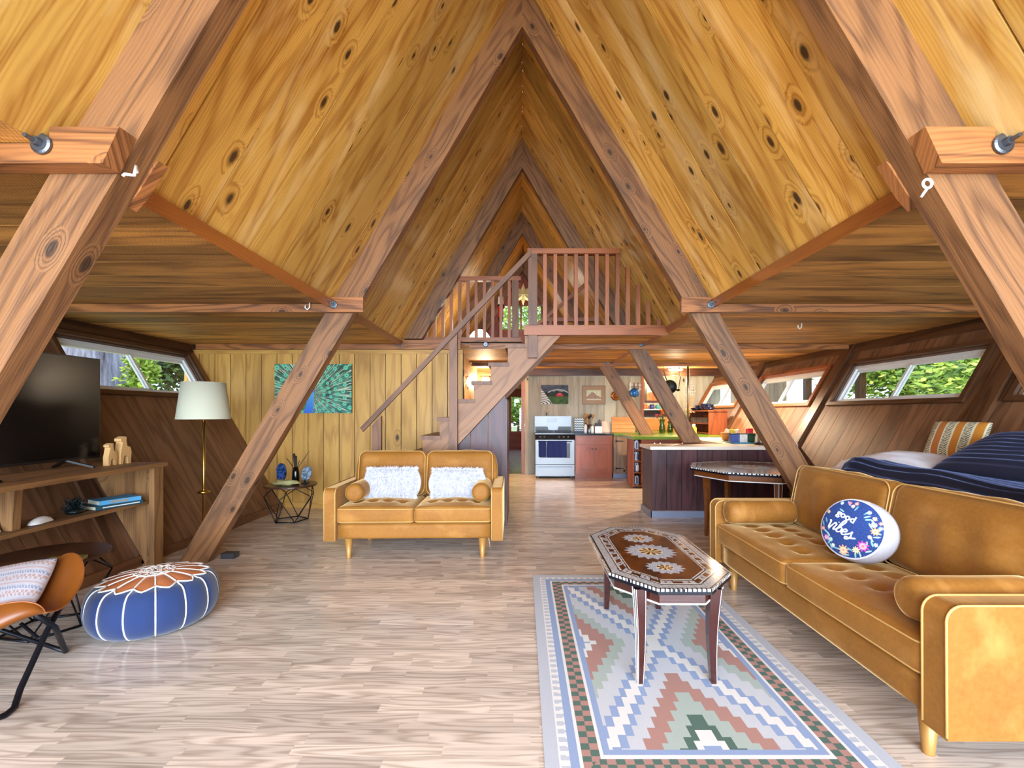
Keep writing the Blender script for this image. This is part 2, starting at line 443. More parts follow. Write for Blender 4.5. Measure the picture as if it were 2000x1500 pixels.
def velvet():
    t = NT('gold velvet'); co = t.n('ShaderNodeTexCoord').outputs['Object']
    n1 = t.noise(co, 3.5, 4); n2 = t.noise(co, 60, 2)
    c = t.mix(n1, rgb(160, 103, 36), rgb(108, 65, 18)); c = t.mix(t.math('MULTIPLY', n2, 0.22), c, rgb(216, 160, 84))
    n3 = t.noise(t.mapping(co, (2.0, 5.0, 3.0), (4, 2, 7)), 1.6, 3, .5); c = t.mix(t.math('MULTIPLY', t.math('SUBTRACT', n3, .55, clamp=True), 1.5, clamp=True), c, rgb(214, 158, 88))
    t.l(c, t.b.inputs['Base Color']); t.set(Roughness=0.62, Specular_IOR_Level=0.25, Sheen_Weight=1.0, Sheen_Roughness=0.28)
    t.b.inputs['Sheen Tint'].default_value = (*rgb(255, 214, 150), 1)
    t.bump(n2, 0.08, 0.002); return t.m
M['velvet'] = velvet()
M['piping'] = plain('cream piping', rgb(200, 156, 90), 0.6, var=0.06)
M['goldleg'] = plain('gold wood leg', rgb(170, 124, 62), 0.4, 0.15, var=0.08)
# ------------------------------------------------------------------ the house
BY = [1.71, 4.10, 6.47, 8.82, 11.17]      # front faces of the A-frame bents
TH = 0.10
SL, APEX, RD = 1.70, 4.78, 0.25           # slope, inner apex, horizontal depth of a rafter
ZC = 2.30                                 # flat ceiling
YN, YE = -2.2, 11.5
WX0, WS = 3.35, 0.5755                    # leaning wall: x = 3.35 + 0.5755 z
def xin(z): return (APEX-z)/SL
def xroof(z): return (APEX-z)/SL+RD
ZR = APEX+RD*SL
XE = xroof(ZC)

# floor: staggered laminate strips running across the room
t = NT('oak laminate floor'); uv = t.n('ShaderNodeUVMap').outputs[0]
rnd = t.n('ShaderNodeAttribute', attribute_name='rnd').outputs['Fac']
low = t.noise(t.mapping(uv, (0.8, 9.0, 1)), 1.0, 2, 0.5)
ring = t.math('POWER', t.math('MULTIPLY_ADD', t.math('SINE', t.math('MULTIPLY', low, 70.0)), 0.5, 0.5), 1.6)
fib = t.noise(t.mapping(uv, (5, 170, 1)), 1.0, 3, 0.6)
g = t.math('ADD', t.math('MULTIPLY', ring, 0.46), t.math('MULTIPLY', t.math('SUBTRACT', fib, 0.4), 0.8), clamp=True)
c = t.mix(g, rgb(228, 213, 197), rgb(146, 124, 105))
hs = t.n('ShaderNodeHueSaturation'); t.l(c, hs.inputs['Color']); t.l(t.math('MULTIPLY_ADD', rnd, 0.36, 0.78), hs.inputs['Value'])
t.l(hs.outputs[0], t.b.inputs['Base Color']); t.set(Roughness=0.2, Specular_IOR_Level=0.5); t.bump(fib, 0.03, 0.001)
M['floor'] = t.m
mb = MB(); y = YN; sw = 0.0655
rr = random.Random(3)
while y < 17.0:
    lo, hi = (-3.6, 4.1) if y < YE else (-1.2, 1.0)
    x = lo-rr.random()*0.5
    while x < hi:
        L = rr.choice((0.32, 0.42, 0.5, 0.6)); a, b = max(x, lo), min(x+L, hi)
        if b > a:
            du, dv = rr.uniform(0, 50), rr.uniform(0, 50)
            mb.face([(a, y, 0), (b, y, 0), (b, y+sw, 0), (a, y+sw, 0)], [(du+a, dv), (du+b, dv), (du+b, dv+sw), (du+a, dv+sw)], rr.random())
        x += L
    y += sw
mb.box(-3.6, 4.1, YN, YE, -0.2, -0.005); mb.box(-1.2, 1.0, YE, 17, -0.2, -0.005)
struct(mb.build('floor', M['floor']), 'pale oak laminate floor of staggered strips')

# roof planes: knotty pine boards from eave to ridge
def roof(side):
    mb = MB(); y = YN; k = 0
    th = 0.03
    nz = Vector((SL, 0, 1)).normalized()   # outward for the right plane
    while y < YE:
        w = R.choice((0.34, 0.37, 0.37, 0.4)); b = min(y+w, YE)
        def p(z, yy, d): return Vector((side*(xroof(z)+nz.x*d), yy, z+nz.z*d))
        o = p(ZC, y+0.003, 0); e = p(ZR, y+0.003, 0)-o
        mb.obox(o, e, (0, b-y-0.008, 0), p(ZC, y, th)-p(ZC, y, 0), 0)
        y = b
    bk = MB(); o = p(ZC, YN, th+0.002); e = p(ZR, YN, th+0.002)-o
    mb.obox(o, e, (0, YE-YN, 0), p(ZC, YN, 0.1)-p(ZC, YN, 0), 0, 0.0)
    nm = 'left' if side < 0 else 'right'
    o_ = struct(mb.build('ceiling_'+nm, M['pine']), nm+' roof slope of golden knotty pine boards')
    bk.build('backing', M['gap'], o_)
roof(-1); roof(1)
# flat ceilings beside and behind the open hall: boards run across
def flat(x0, x1, y0, y1, z=ZC):
    mb = MB(); y = y0
    while y < y1-0.01:
        b = min(y+0.285, y1)
        mb.box(x0, x1, y+0.004, b-0.004, z, z+0.03, 0); y = b
    mb.box(x0, x1, y0, y1, z+0.031, z+0.05, 0, -1.0)
    return mb
struct(flat(-4.80, -XE, YN, YE).build('ceiling_flat_left', [M['soffit'], M['gap']]), 'flat rough-sawn plank ceiling over the left bay')
struct(flat(XE, 4.80, YN, YE).build('ceiling_flat_right', [M['soffit'], M['gap']]), 'flat rough-sawn plank ceiling over the right bay')
mb = flat(-XE, 0.0, 6.57, YE); mb2 = flat(0.03, XE, 5.42, YE)
n0 = len(mb.v); mb.v += mb2.v; mb.f += [tuple(i+n0 for i in f) for f in mb2.f]; mb.uv += mb2.uv; mb.r += mb2.r; mb.c += mb2.c
struct(mb.build('ceiling_under_loft', [M['soffit'], M['gap']]), 'plank ceiling under the loft, over hall and kitchen')
for s_, nm in ((-1, 'trim_1'), (1, 'trim_2')):
    mb = MB()
    for i in range(len(BY)-1):
        a, b = BY[i]+TH, BY[i+1]
        mb.beam((s_*(XE-0.02), a, ZC+0.005), (s_*(XE-0.02), b, ZC+0.005), 0.028, 0.075, side=(1, 0, 0.55*s_))
    struct(mb.build(nm, M['fascia']), 'orange fascia strip along the %s eave' % ('left' if s_ < 0 else 'right'))

# leaning side walls, boards run up the slope; windows cut out of the bays
S_LEN = math.sqrt(1+WS*WS)
def wpt(side, Y, Z, d=0.0):
    n = Vector((-1, 0, WS)).normalized()
    return Vector((side*(WX0+WS*Z+n.x*d), Y, Z+n.z*d))
def wall(side, wins, name, label):
    mb = MB()
    cuts = sorted(set([YN, YE]+[w[0] for w in wins]+[w[1] for w in wins])); ys = [cuts[0]]
    for a, b in zip(cuts, cuts[1:]):
        n = max(1, round((b-a)/0.26)); ys += [a+(b-a)*(k+1)/n for k in range(n)]
    def strip(a, b, z0, z1):
        if z1-z0 < 0.02: return
        o = wpt(side, a+0.003, z0); mb.obox(o, wpt(side, a+0.003, z1)-o, (0, b-a-0.006, 0), wpt(side, a, 0, -0.03)-wpt(side, a, 0), 0)
        o = wpt(side, a, z0, -0.031); mb.obox(o, wpt(side, a, z1, -0.031)-o, (0, b-a, 0), wpt(side, a, 0, -0.09)-wpt(side, a, 0), 0, -1.0)
    for a, b in zip(ys, ys[1:]):
        w = next((w for w in wins if a >= w[0]-1e-6 and b <= w[1]+1e-6), None)
        if w: strip(a, b, 0, w[2]); strip(a, b, w[3], ZC)
        else: strip(a, b, 0, ZC)
    struct(mb.build(name, [M['wallwood'], M['gap']]), label)
RW = [(1.95, 3.92, 1.47, 1.99), (4.40, 6.25, 1.47, 1.99), (6.75, 8.60, 1.47, 1.99), (9.10, 10.95, 1.47, 1.99)]
LW = [(1.95, 3.85, 1.56, 2.11), (4.45, 6.26, 1.56, 2.11)]
wall(1, RW, 'wall_right', 'dark leaning right wall of resawn boards')
wall(-1, LW, 'wall_left', 'dark leaning left wall of resawn boards')
def window(side, w, num, label, casing):
    y0, y1, z0, z1 = w
    t_ = thing('window_%d' % num, label, 'window', wpt(side, (y0+y1)/2, z0)); t_['kind'] = 'structure'
    up = (wpt(side, 0, 1)-wpt(side, 0, 0)).normalized(); nn = (wpt(side, 0, 0, 1)-wpt(side, 0, 0)).normalized()
    def bar(mb, ya, za, yb, zb, wd, d0, d1):
        a, b = wpt(side, ya, za, d0), wpt(side, yb, zb, d0)
        ax = (b-a).normalized(); sd = ax.cross(nn).normalized()
        mb.obox(a-sd*wd/2, b-a, sd*wd, nn*(d1-d0), 0)
    mb = MB(); c = 0.055                               # inner casing + deep jamb
    for (ya, za, yb, zb) in ((y0-c, z0-0.02, y1+c, z0-0.02), (y0-c, z1+0.02, y1+c, z1+0.02)):
        bar(mb, ya, za, yb, zb, 0.05, 0.002, 0.035)
    for yy in (y0-0.025, y1+0.025): bar(mb, yy, z0, yy, z1, 0.05, 0.002, 0.035)
    for (ya, za, yb, zb) in ((y0, z0+0.005, y1, z0+0.005), (y0, z1-0.005, y1, z1-0.005), (y0+0.005, z0, y0+0.005, z1), (y1-0.005, z0, y1-0.005, z1)):
        bar(mb, ya, za, yb, zb, 0.012, -0.10, 0.002)
    mb.build('casing', casing, t_)
    mb = MB()                                          # white vinyl frame
    for (ya, za, yb, zb) in ((y0+0.012, z0+0.03, y1-0.012, z0+0.03), (y0+0.012, z1-0.03, y1-0.012, z1-0.03), (y0+0.03, z0+0.012, y0+0.03, z1-0.012), (y1-0.03, z0+0.012, y1-0.03, z1-0.012)):
        bar(mb, ya, za, yb, zb, 0.04, -0.085, -0.03)
    ym = (y0+y1)/2
    mb.build('window_frame', M['vinyl'], t_)
    for k, (a, b, d) in enumerate(((y0+0.05, ym+0.025, -0.05), (ym-0.025, y1-0.05, -0.07))):
        mb = MB()
        for (ya, za, yb, zb) in ((a, z0+0.065, b, z0+0.065), (a, z1-0.065, b, z1-0.065), (a+0.018, z0+0.05, a+0.018, z1-0.05), (b-0.018, z0+0.05, b-0.018, z1-0.05)):
            bar(mb, ya, za, yb, zb, 0.034, d-0.01, d+0.012)
        so = mb.build('sash', M['vinyl'], t_)
        g_ = MB(); o = wpt(side, a+0.02, z0+0.06, d-0.003)
        g_.obox(o, (0, b-a-0.04, 0), wpt(side, a+0.02, z1-0.06, d-0.003)-o, nn*0.005)
        g_.build('pane', M['glass'], so)
window(1, RW[0], 1, 'sliding window at the right edge of the photo', M['darktrim'])
window(1, RW[1], 2, 'large sliding window above the navy bed', M['darktrim'])
window(1, RW[2], 3, 'sliding window above the pale bar counter', M['redtrim'])
window(1, RW[3], 4, 'small far kitchen window above the dark bowls', M['fascia'])
window(-1, LW[0], 5, 'left window beside the nearest rafter', M['darktrim'])
window(-1, LW[1], 6, 'left sliding window between television and floor lamp', M['darktrim'])
# battens on the leaning walls behind each bent, top plates, baseboards
k = 3
for side in (-1, 1):
    for i, by in enumerate(BY[:4]):
        if side < 0 and i >= 2: continue
        mb = MB(); o = wpt(side, by-0.06, 0.0, 0.0)
        mb.obox(o, wpt(side, by-0.06, ZC)-o, (0, 0.17, 0), wpt(side, 0, 0, 0.045)-wpt(side, 0, 0), 0)
        struct(mb.build('trim_%d' % k, M['darktrim']), 'dark leaning batten on the %s wall' % ('left' if side < 0 else 'right')); k += 1
    mb = MB(); o = wpt(side, YN, ZC-0.13, 0.0)
    mb.obox(o, (0, (6.4 if side < 0 else 11.0)-YN, 0), wpt(side, YN, ZC)-o, wpt(side, 0, 0, 0.03)-wpt(side, 0, 0), 0)
    struct(mb.build('trim_%d' % k, M['darktrim']), 'dark plate where the %s wall meets the ceiling' % ('left' if side < 0 else 'right')); k += 1
    mb = MB(); mb.obox(wpt(side, YN, 0.0, 0.001), (0, (6.4 if side < 0 else 5.8)-YN, 0), (-side*0.015, 0, 0), (0, 0, 0.085), 0)
    struct(mb.build('baseboard_%s' % ('left' if side < 0 else 'right'), M['stair']))
# golden panelled wall under the loft
def panelwall(mb, x0, x1, y, z0, z1, w, thick=0.03, gap=0.009):
    n = max(1, round((x1-x0)/w)); a = x0
    for i in range(n):
        b = x0+(x1-x0)*(i+1)/n
        mb.box(a+gap/2, b-gap/2, y, y+thick, z0, z1, 2); a = b
    mb.box(x0, x1, y+0.012, y+thick+0.02, z0, z1, 2, -1.0)
YW = 6.47
mb = MB(); panelwall(mb, -4.75, -0.83, YW, 0, 2.222, 0.222)
mb.box(-4.6, -0.83, YW-0.012, YW, 2.165, 2.222, 0); struct(mb.build('wall_back', [M['yellow'], M['gap']]), 'golden grooved panelling behind the loveseat')
mb = MB(); mb.box(-3.32, -1.95, YW-0.018, YW-0.002, 0, 0.09, 0); struct(mb.build('baseboard_back', M['yellow']))
# hall side wall, kitchen walls, far corridor
mb = MB()
y = YW+0.052
while y < 10.1: mb.box(-1.02, -0.98, y+.004, min(y+.246, 10.1), 0, ZC, 2); y += .25
struct(mb.build('wall_hall', M['yellow']), 'golden boards lining the hall behind the stairs')
YK, YK2, XJ = 10.10, 11.05, 2.63
def batten(mb, x0, x1, y, z0, z1):
    n = max(1, round((x1-x0)/0.27))
    for i in range(n):
        a, b = x0+(x1-x0)*i/n, x0+(x1-x0)*(i+1)/n
        mb.box(a+0.006, b-0.022, y, y+0.03, z0, z1, 2); mb.box(b-0.018, b+0.002, y+0.004, y+0.03, z0, z1, 2)
    mb.box(x0, x1, y+0.014, y+0.06, z0, z1, 2, -1.0)
mb = MB(); batten(mb, 0.13, XJ, YK, 0, 2.14); struct(mb.build('wall_kitchen', [M['paleboard'], M['greycab']]), 'pale board wall behind the stove')
mb = MB(); batten(mb, XJ, 4.75, YK2, 0, ZC)
mb.box(XJ-0.06, XJ, YK+.062, YK2, 0, ZC, 2); struct(mb.build('wall_kitchen_far', [M['paleboard'], M['greycab']]), 'pale board wall in the deep kitchen corner')
mb = MB(); mb.box(XJ-0.03, XJ+0.03, YK-0.025, YK-0.002, 0.92, 2.14, 2); struct(mb.build('trim_30', M['redtrim']), 'redwood corner post by the knife rack')
mb = MB(); mb.box(0.055, 0.135, 9.98, 10.16, 0, 2.14, 2); struct(mb.build('trim_31', M['paleboard']), 'pale end post of the kitchen wall')
mb = MB(); mb.box(-1.02, XJ+2.1, 9.97, 10.09, 2.14, ZC, 0); struct(mb.build('trim_32', M['darktrim']), 'dark beam along the top of the kitchen wall')
# end walls
mb = MB()
panelwall(mb, -4.8, -1.2, YE-0.15, 0, ZC, 0.25); struct(mb.build('wall_end', [M['wallwood'], M['gap']]), 'end wall behind the panelled room')
# doorway frame into the far room
d = thing('door_1', 'open doorway with orange jamb beside the stove wall', 'doorway', (-0.15, 10.1, 0)); d['kind'] = 'structure'
mb = MB(); mb.box(-0.02, 0.05, 10.0, 10.16, 0, 2.06, 2); mb.box(-0.48, -0.41, 10.0, 10.16, 0, 2.06, 2); mb.build('jamb', M['fascia'], d)
mb = MB(); mb.box(-0.48, 0.05, 10.0, 10.16, 2.06, 2.14, 0); mb.build('head_jamb', M['gablered'], d)
mb = MB(); mb.box(-0.99, -0.48, 10.1, 10.16, 0, 2.14, 2); struct(mb.build('wall_hall_end', M['wallwood']), 'dark wall at the end of the hall')
mb = MB()
mb.box(-1.2, -1.14, 10.16, 11.6, 0, 2.2, 1); mb.box(-1.2, -1.14, 15.6, 17, 0, 2.2, 1); mb.box(-1.2, -1.14, 11.6, 15.6, 0, .75, 1); mb.box(0.94, 1.0, 10.2, 17, 0, 2.2, 1)  # unseen left side left open above a low wall to let daylight in
struct(mb.build('wall_corridor', M['paleboard']), 'pale walls of the far room seen through the doorway')
mb = MB(); mb.box(-1.2, 1.0, 10.16, 17.1, 2.2, 2.26, 1); struct(mb.build('ceiling_corridor', M['soffit']), 'ceiling of the far room')
mb = MB(); FWX0, FWX1, FWZ0, FWZ1 = -0.44, 0.20, 0.62, 1.95; FY = 16.8
mb.box(-1.2, 1.0, FY, FY+.08, 0, FWZ0, 0); mb.box(-1.2, 1.0, FY, FY+.08, FWZ1, 2.2, 0)
mb.box(-1.2, FWX0, FY, FY+.08, FWZ0, FWZ1, 2); mb.box(FWX1, 1.0, FY, FY+.08, FWZ0, FWZ1, 2)
struct(mb.build('wall_far', M['gablered']), 'red wainscot wall at the end of the far room')
wq = thing('window_7', 'bright window at the far end of the house through the doorway', 'window', (-0.12, FY, FWZ0)); wq['kind'] = 'structure'
mb = MB()
mb.box(FWX0, FWX1, FY+.01, FY+.06, FWZ0, FWZ0+.04); mb.box(FWX0, FWX1, FY+.01, FY+.06, FWZ1-.04, FWZ1)
mb.box(FWX0, FWX0+.04, FY+.01, FY+.06, FWZ0+.04, FWZ1-.04); mb.box(FWX1-.04, FWX1, FY+.01, FY+.06, FWZ0+.04, FWZ1-.04); mb.build('window_frame', M['redtrim'], wq)
mb = MB(); mb.box(FWX0+.04, FWX1-.04, FY+.03, FY+.035, FWZ0+.04, FWZ1-.04); mb.build('pane', M['glass'], wq)
# loft gable with its window
mb = MB(); GW = (-0.56, 0.50, 3.36, 4.02); GY = 11.38
def gp(z): return xroof(z)
mb.prism([(-gp(ZC), ZC), (gp(ZC), ZC), (gp(GW[2]), GW[2]), (-gp(GW[2]), GW[2])], GY, GY+.08, gdir=(0, 1))
mb.prism([(-gp(GW[3]), GW[3]), (gp(GW[3]), GW[3]), (0, ZR)], GY, GY+.08, gdir=(0, 1))
mb.prism([(-gp(GW[2]), GW[2]), (GW[0], GW[2]), (GW[0], GW[3]), (-gp(GW[3]), GW[3])], GY, GY+.08, gdir=(0, 1))
mb.prism([(GW[1], GW[2]), (gp(GW[2]), GW[2]), (gp(GW[3]), GW[3]), (GW[1], GW[3])], GY, GY+.08, gdir=(0, 1))
struct(mb.build('wall_loft', M['gablered']), 'red gable wall at the back of the loft')
wq = thing('window_8', 'bright gable window at the back of the loft', 'window', (0, GY, GW[2])); wq['kind'] = 'structure'
mb = MB()
mb.box(GW[0], GW[1], GY+.01, GY+.07, GW[2], GW[2]+.04); mb.box(GW[0], GW[1], GY+.01, GY+.07, GW[3]-.04, GW[3])
for x in (GW[0], -0.05, GW[1]-.04): mb.box(x, x+.04, GY+.012, GY+.068, GW[2]+.04, GW[3]-.04)
mb.build('window_frame', M['redtrim'], wq)
mb = MB(); mb.box(GW[0]+.04, GW[1]-.04, GY+.035, GY+.04, GW[2]+.04, GW[3]-.04); mb.build('pane', M['glass'], wq)
mb = MB(); mb.box(-1.40, 0.0, 6.572, 6.60, 2.301, 2.375, 0); struct(mb.build('trim_34', M['tie']), 'edge board of the loft floor above the golden wall')
# loft floor deck
mb = MB(); mb.box(-XE+.06, 0.0, 6.602, GY, ZC+.055, ZC+.075, 1); mb.box(0.03, XE-.06, 5.44, GY, ZC+.055, ZC+.075, 1)
struct(mb.build('floor_loft', M['stair']), 'plank floor of the loft')

# ------------------------------------------------------------------ A-frame bents
place = ['nearest the camera', 'second from the camera, standing free in the room', 'third from the camera, at the loft edge', 'fourth from the camera, behind the loft railing', 'deepest in the house, at the loft gable']
rplace = ['nearest the camera, cropped by the top right corner', 'second from the camera, coming down behind the long sofa', 'third from the camera, landing on the pale bar counter', 'fourth from the camera, landing on the green counter', 'deepest in the house, in the far kitchen']
for i, by in enumerate(BY):
    for side in (-1, 1):
        mb = MB()
        z0 = 0.0 if i < 2 else (ZC+.08 if side < 0 else 0.92)
        if i == 4: z0 = ZC+.08
        poly = [(side*xin(z0), z0), (side*xroof(z0), z0), (0, ZR), (0, APEX)]
        mb.prism(poly, by, by+TH, gdir=(-side*1, SL))
        o = mb.build('rafter_beam', M['rafter'])
        tag(o, 'slanted %s rafter beam, %s' % ('left' if side < 0 else 'right', (place if side < 0 else rplace)[i]), 'beam', 'rafters of the A-frame')
def hexbolt(t_, x, y, z, rad=0.036):
    w_ = MB().lathe([(rad, 0), (rad, -0.008), (rad*.8, -0.012)], (x, y, z), 20, 'y').build('washer', M['galv'], t_)
    mb = MB(); mb.lathe([(rad*.42, -.01), (rad*.42, -0.03)], (x, y, z), 6, 'y'); mb.lathe([(rad*.2, -.03), (rad*.2, -0.06)], (x, y, z), 10, 'y')
    mb.build('bolt', M['galv'], w_)
ZT0, ZT1 = 2.225, 2.355
def tie(y, xa, xb, label, bolts, slant=None, i_top=True):
    t_ = thing('tie_beam', label, 'beam', ((xa+xb)/2, y, ZT0), 0, 'tie beams bolted to the rafters')
    mb = MB(); top = ZT1
    if slant: # cut end
        s_ = 1 if xb > xa else -1
        mb.prism([(xa, ZT0), (xb-s_*slant*.4, ZT0), (xb-s_*slant, top), (xa, top)] if False else [(s_*-XE if False else xa, ZT0), (xb-s_*slant, ZT0), (xb, top), (-s_*(XE-.03), top), (-s_*(XE-.03), ZC-.004), (xa, ZC-.004)], y-0.075, y-0.002, gdir=(1, 0))
    else:
        mb.box(min(xa, xb), max(xa, xb), y-0.05, y-0.002, ZT0, ZC-.004, 0)
        lo, hi = max(min(xa, xb), -XE+.03), min(max(xa, xb), XE-.03)
        if i_top: mb.box(lo, hi, y-0.05, y-0.002, ZC-.004, top, 0)
    mb.build('plank', M['tie'], t_)
    for bx in bolts: hexbolt(t_, bx, y-(0.078 if slant else 0.053), (ZT0+ZT1)/2, 0.036)
for side, nm in ((-1, 'left'), (1, 'right')):
    tie(BY[0], side*4.6, side*1.43, 'bolted %s tie beam nearest the camera, with a slanted cut end' % nm, [side*1.70], 0.06)
    tie(BY[1], side*4.6, side*1.40, 'long %s tie beam bolted to the second rafter' % nm, [side*1.66])
tie(BY[2], -4.55, -0.86, 'tie beam below the left loft railing, above the golden wall', [-1.71, ])
tie(BY[2], -0.74, 4.55, 'tie beam under the loft, from the stairs to the right wall', [-0.51, 1.66], None, False)
tie(BY[3], -0.97, 4.5, 'tie beam crossing the kitchen ceiling', [1.62], None, False)
# ------------------------------------------------------------------ stairs and loft railings
YS = 5.40
st = thing('staircase', 'open wooden staircase rising to the loft behind the loveseat', 'stairs', (-0.9, YS, 0))
ztr = [2.144-0.215*k for k in range(10)]
poly = [(0.45, 2.245), (0.03, 2.245)]
for k in range(10):
    zz = ztr[k]-0.045
    poly += [(0.03-.2*k, zz), (-.17-.2*k, zz)]
poly += [(-1.97, 0.0), (-1.66, 0.0)]
for yy, nm in ((YS+.02, 'stringer'), (YS+.94, 'stringer')):
    mb = MB(); mb.prism(poly, yy, yy+0.04, gdir=(1, 1.06)); mb.build(nm, M['plystring'], st)
for k in range(10):
    mb = MB(); mb.box(-.20-.2*k, 0.045-.2*k, YS-0.0, YS+1.0, ztr[k]-.045, ztr[k], 1); mb.build('tread', M['stair'], st)
def post(x0, x1, z0, z1, parent, y0=YS-.04, y1=YS+.02, cut=None):
    mb = MB(); mb.box(x0, x1, y0, y1, z0, z1, 2); return mb.build('newel_post', M['stair'], parent)
mb = MB(); mb.prism([(-1.745, 0), (-1.64, 0), (-1.64, 1.30), (-1.745, 1.19)], YS-.05, YS+.0, gdir=(0, 1)); mb.build('newel_post', M['stair'], st)
mb = MB(); mb.prism([(-.85, 0), (-.755, 0), (-.755, 2.26), (-.85, 2.16)], YS-.05, YS+.018, gdir=(0, 1)); mb.build('newel_post', M['stair'], st)
mb = MB(); mb.box(.07, .175, YS-.05, YS+.018, 1.98, 2.24, 2); mb.build('newel_post', M['stair'], st)
mb = MB(); mb.prism([(-1.87, 1.165), (-1.84, 1.12), (.10, 3.155), (.10, 3.235)], YS-.09, YS-.0515, gdir=(1, 1.05)); mb.build('handrail', M['stair'], st)
mb = MB(); panel = [(-1.64, 0), (-.2, 0), (-.2, 1.545), (-.775, .935)]
mb2 = MB(); xs = [-1.64+i*0.206 for i in range(8)]
def zl(x): return max(0, 1.06*(x+1.66)-0.0)
for a, b in zip(xs, xs[1:]): mb2.prism([(a+.003, 0), (b-.003, 0), (b-.003, zl(b)-.005), (a+.003, max(.001, zl(a)-.005))], YS+.05, YS+.07, gdir=(0, 1))
mb2.box(-.2, -.18, YS+.05, YS+.95, 0, 1.5, 2)
struct(mb2.build('wall_under_stairs', M['purple']), 'plum stained boards closing the space under the stairs')

def railing(label, y, xs_full, xs_short, x0, x1, zb0, zb1, ztop, rail, posts, group=None):
    t_ = thing('loft_railing', label, 'railing', ((x0+x1)/2, y, zb0))
    mb = MB(); mb.box(x0, x1, y-.03, y+.03, zb0, zb1, 0); mb.build('bottom_rail', M['baluster'], t_)
    mb = MB(); mb.box(rail[0], rail[1], y-.045, y+.045, ztop-.06, ztop, 0); mb.build('top_rail', M['baluster'], t_)
    for x in xs_full:
        mb = MB(); mb.box(x-.021, x+.021, y-.026, y+.026, zb1, ztop-.06, 2); mb.build('baluster', M['baluster'], t_)
    for x in xs_short:
        zt = xz(abs(x)+.024); mb = MB(); mb.box(x-.021, x+.021, y-.026, y+.026, zb1, zt, 2); mb.build('baluster', M['baluster'], t_)
    for a, b in posts:
        mb = MB(); mb.box(a, b, y-.05, y+.035, zb1, ztop-.06, 2); mb.build('newel_post', M['stair'], t_)
    return t_
def xz(x): return ZR-SL*x-0.02
railing('right loft railing of vertical balusters at the top of the stairs', YS, [.265+.121*i for i in range(8)], [1.235, 1.355, 1.475, 1.595], .02, 1.70, 2.246, 2.36, 3.25, (.06, 1.14), [(.07, .175)])
railing('left loft railing of balusters behind the sloping handrail', 6.63, [-.90+.119*i for i in range(7)], [-1.02, -1.14, -1.26, -1.38, -1.50], -1.66, -.02, 2.36, 2.42, 3.29, (-.99, -.02), [(-.145, -.05)])
# things in the loft
t_ = thing('pendant_lamp', 'star shaped stained glass pendant hanging in the loft', 'lamp', (0.02, 9.9, 3.88))
mb = MB()
for k in range(8):
    a = k*PI/4; p = lambda r, b: (0.02+r*sin(b), 9.9, 3.88+r*cos(b))
    for sg in (-.05, .05):
        mb.face([p(.24, a), p(.12, a+PI/8), (0.02, 9.9+sg, 3.88)] if sg < 0 else [p(.12, a+PI/8), p(.24, a), (0.02, 9.9+sg, 3.88)])
        mb.face([p(.12, a-PI/8), p(.24, a), (0.02, 9.9+sg, 3.88)] if sg < 0 else [p(.24, a), p(.12, a-PI/8), (0.02, 9.9+sg, 3.88)])
mb.build('star_shade', plain('milky star glass', rgb(240, 226, 170), 0.2, Transmission_Weight=0.4), t_)
mb = MB(); mb.tube([(0.02, 9.9, 4.12), (0.02, 9.9, 4.95)], .006, 6); mb.build('cord', M['iron'], t_)
t_ = thing('sun_patch_glow', 'white glowing lamp shape added for the sunlit patch behind the left loft railing', 'lamp', (-.74, 8.0, ZC+.076))  # lamp shape added in place of a bright sunlit patch
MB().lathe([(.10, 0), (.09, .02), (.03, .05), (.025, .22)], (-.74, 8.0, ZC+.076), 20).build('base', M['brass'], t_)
MB().lathe([(.20, .20), (.18, .28), (.12, .36), (.05, .40)], (-.74, 8.0, ZC+.076), 24, cap=False).build('lamp_shade', emit('sun patch glow', (1, .9, .74), 4.0), t_, smooth=True)
t_ = thing('wind_sock', 'black, red and white hanging ornament beside the loft window', 'ornament', (-.42, 9.0, 3.0))
mb = MB(); prof = [(.015, .66), (.05, .6), (.06, .45), (.08, .40), (.05, .35), (.055, .2), (.03, .08), (.005, 0)]
pal = [(.02, .02, .02), (.8, .8, .78), (.02, .02, .02), (.5, .02, .03), (.5, .02, .03), (.02, .02, .02), (.8, .8, .78)]
mb.lathe(prof, (-.42, 9.0, 3.0), 14, col=lambda i, k: pal[min(i, 6)]); mb.build('body', painted('ornament paint'), t_)
MB().tube([(-.42, 9, 3.66), (-.42, 9, 4.4)], .004, 6).build('cord', M['iron'], t_)
t_ = thing('ladder_rack', 'slanted red board with a low rail standing behind the right loft railing', 'rack', (.8, 7.0, ZC+.076))
mb = MB(); mb.beam((.16, 7.0, 2.62), (1.12, 7.0, 3.42), .05, .05); mb.build('slanted_board', M['baluster'], t_)
mb = MB(); mb.box(.35, 1.2, 6.97, 7.03, 2.72, 2.78, 0); mb.build('low_rail', M['baluster'], t_)
for x in (.4, 1.12):
    mb = MB(); mb.box(x, x+.05, 6.975, 7.025, ZC+.076, 2.719, 2); mb.build('leg', M['baluster'], t_)

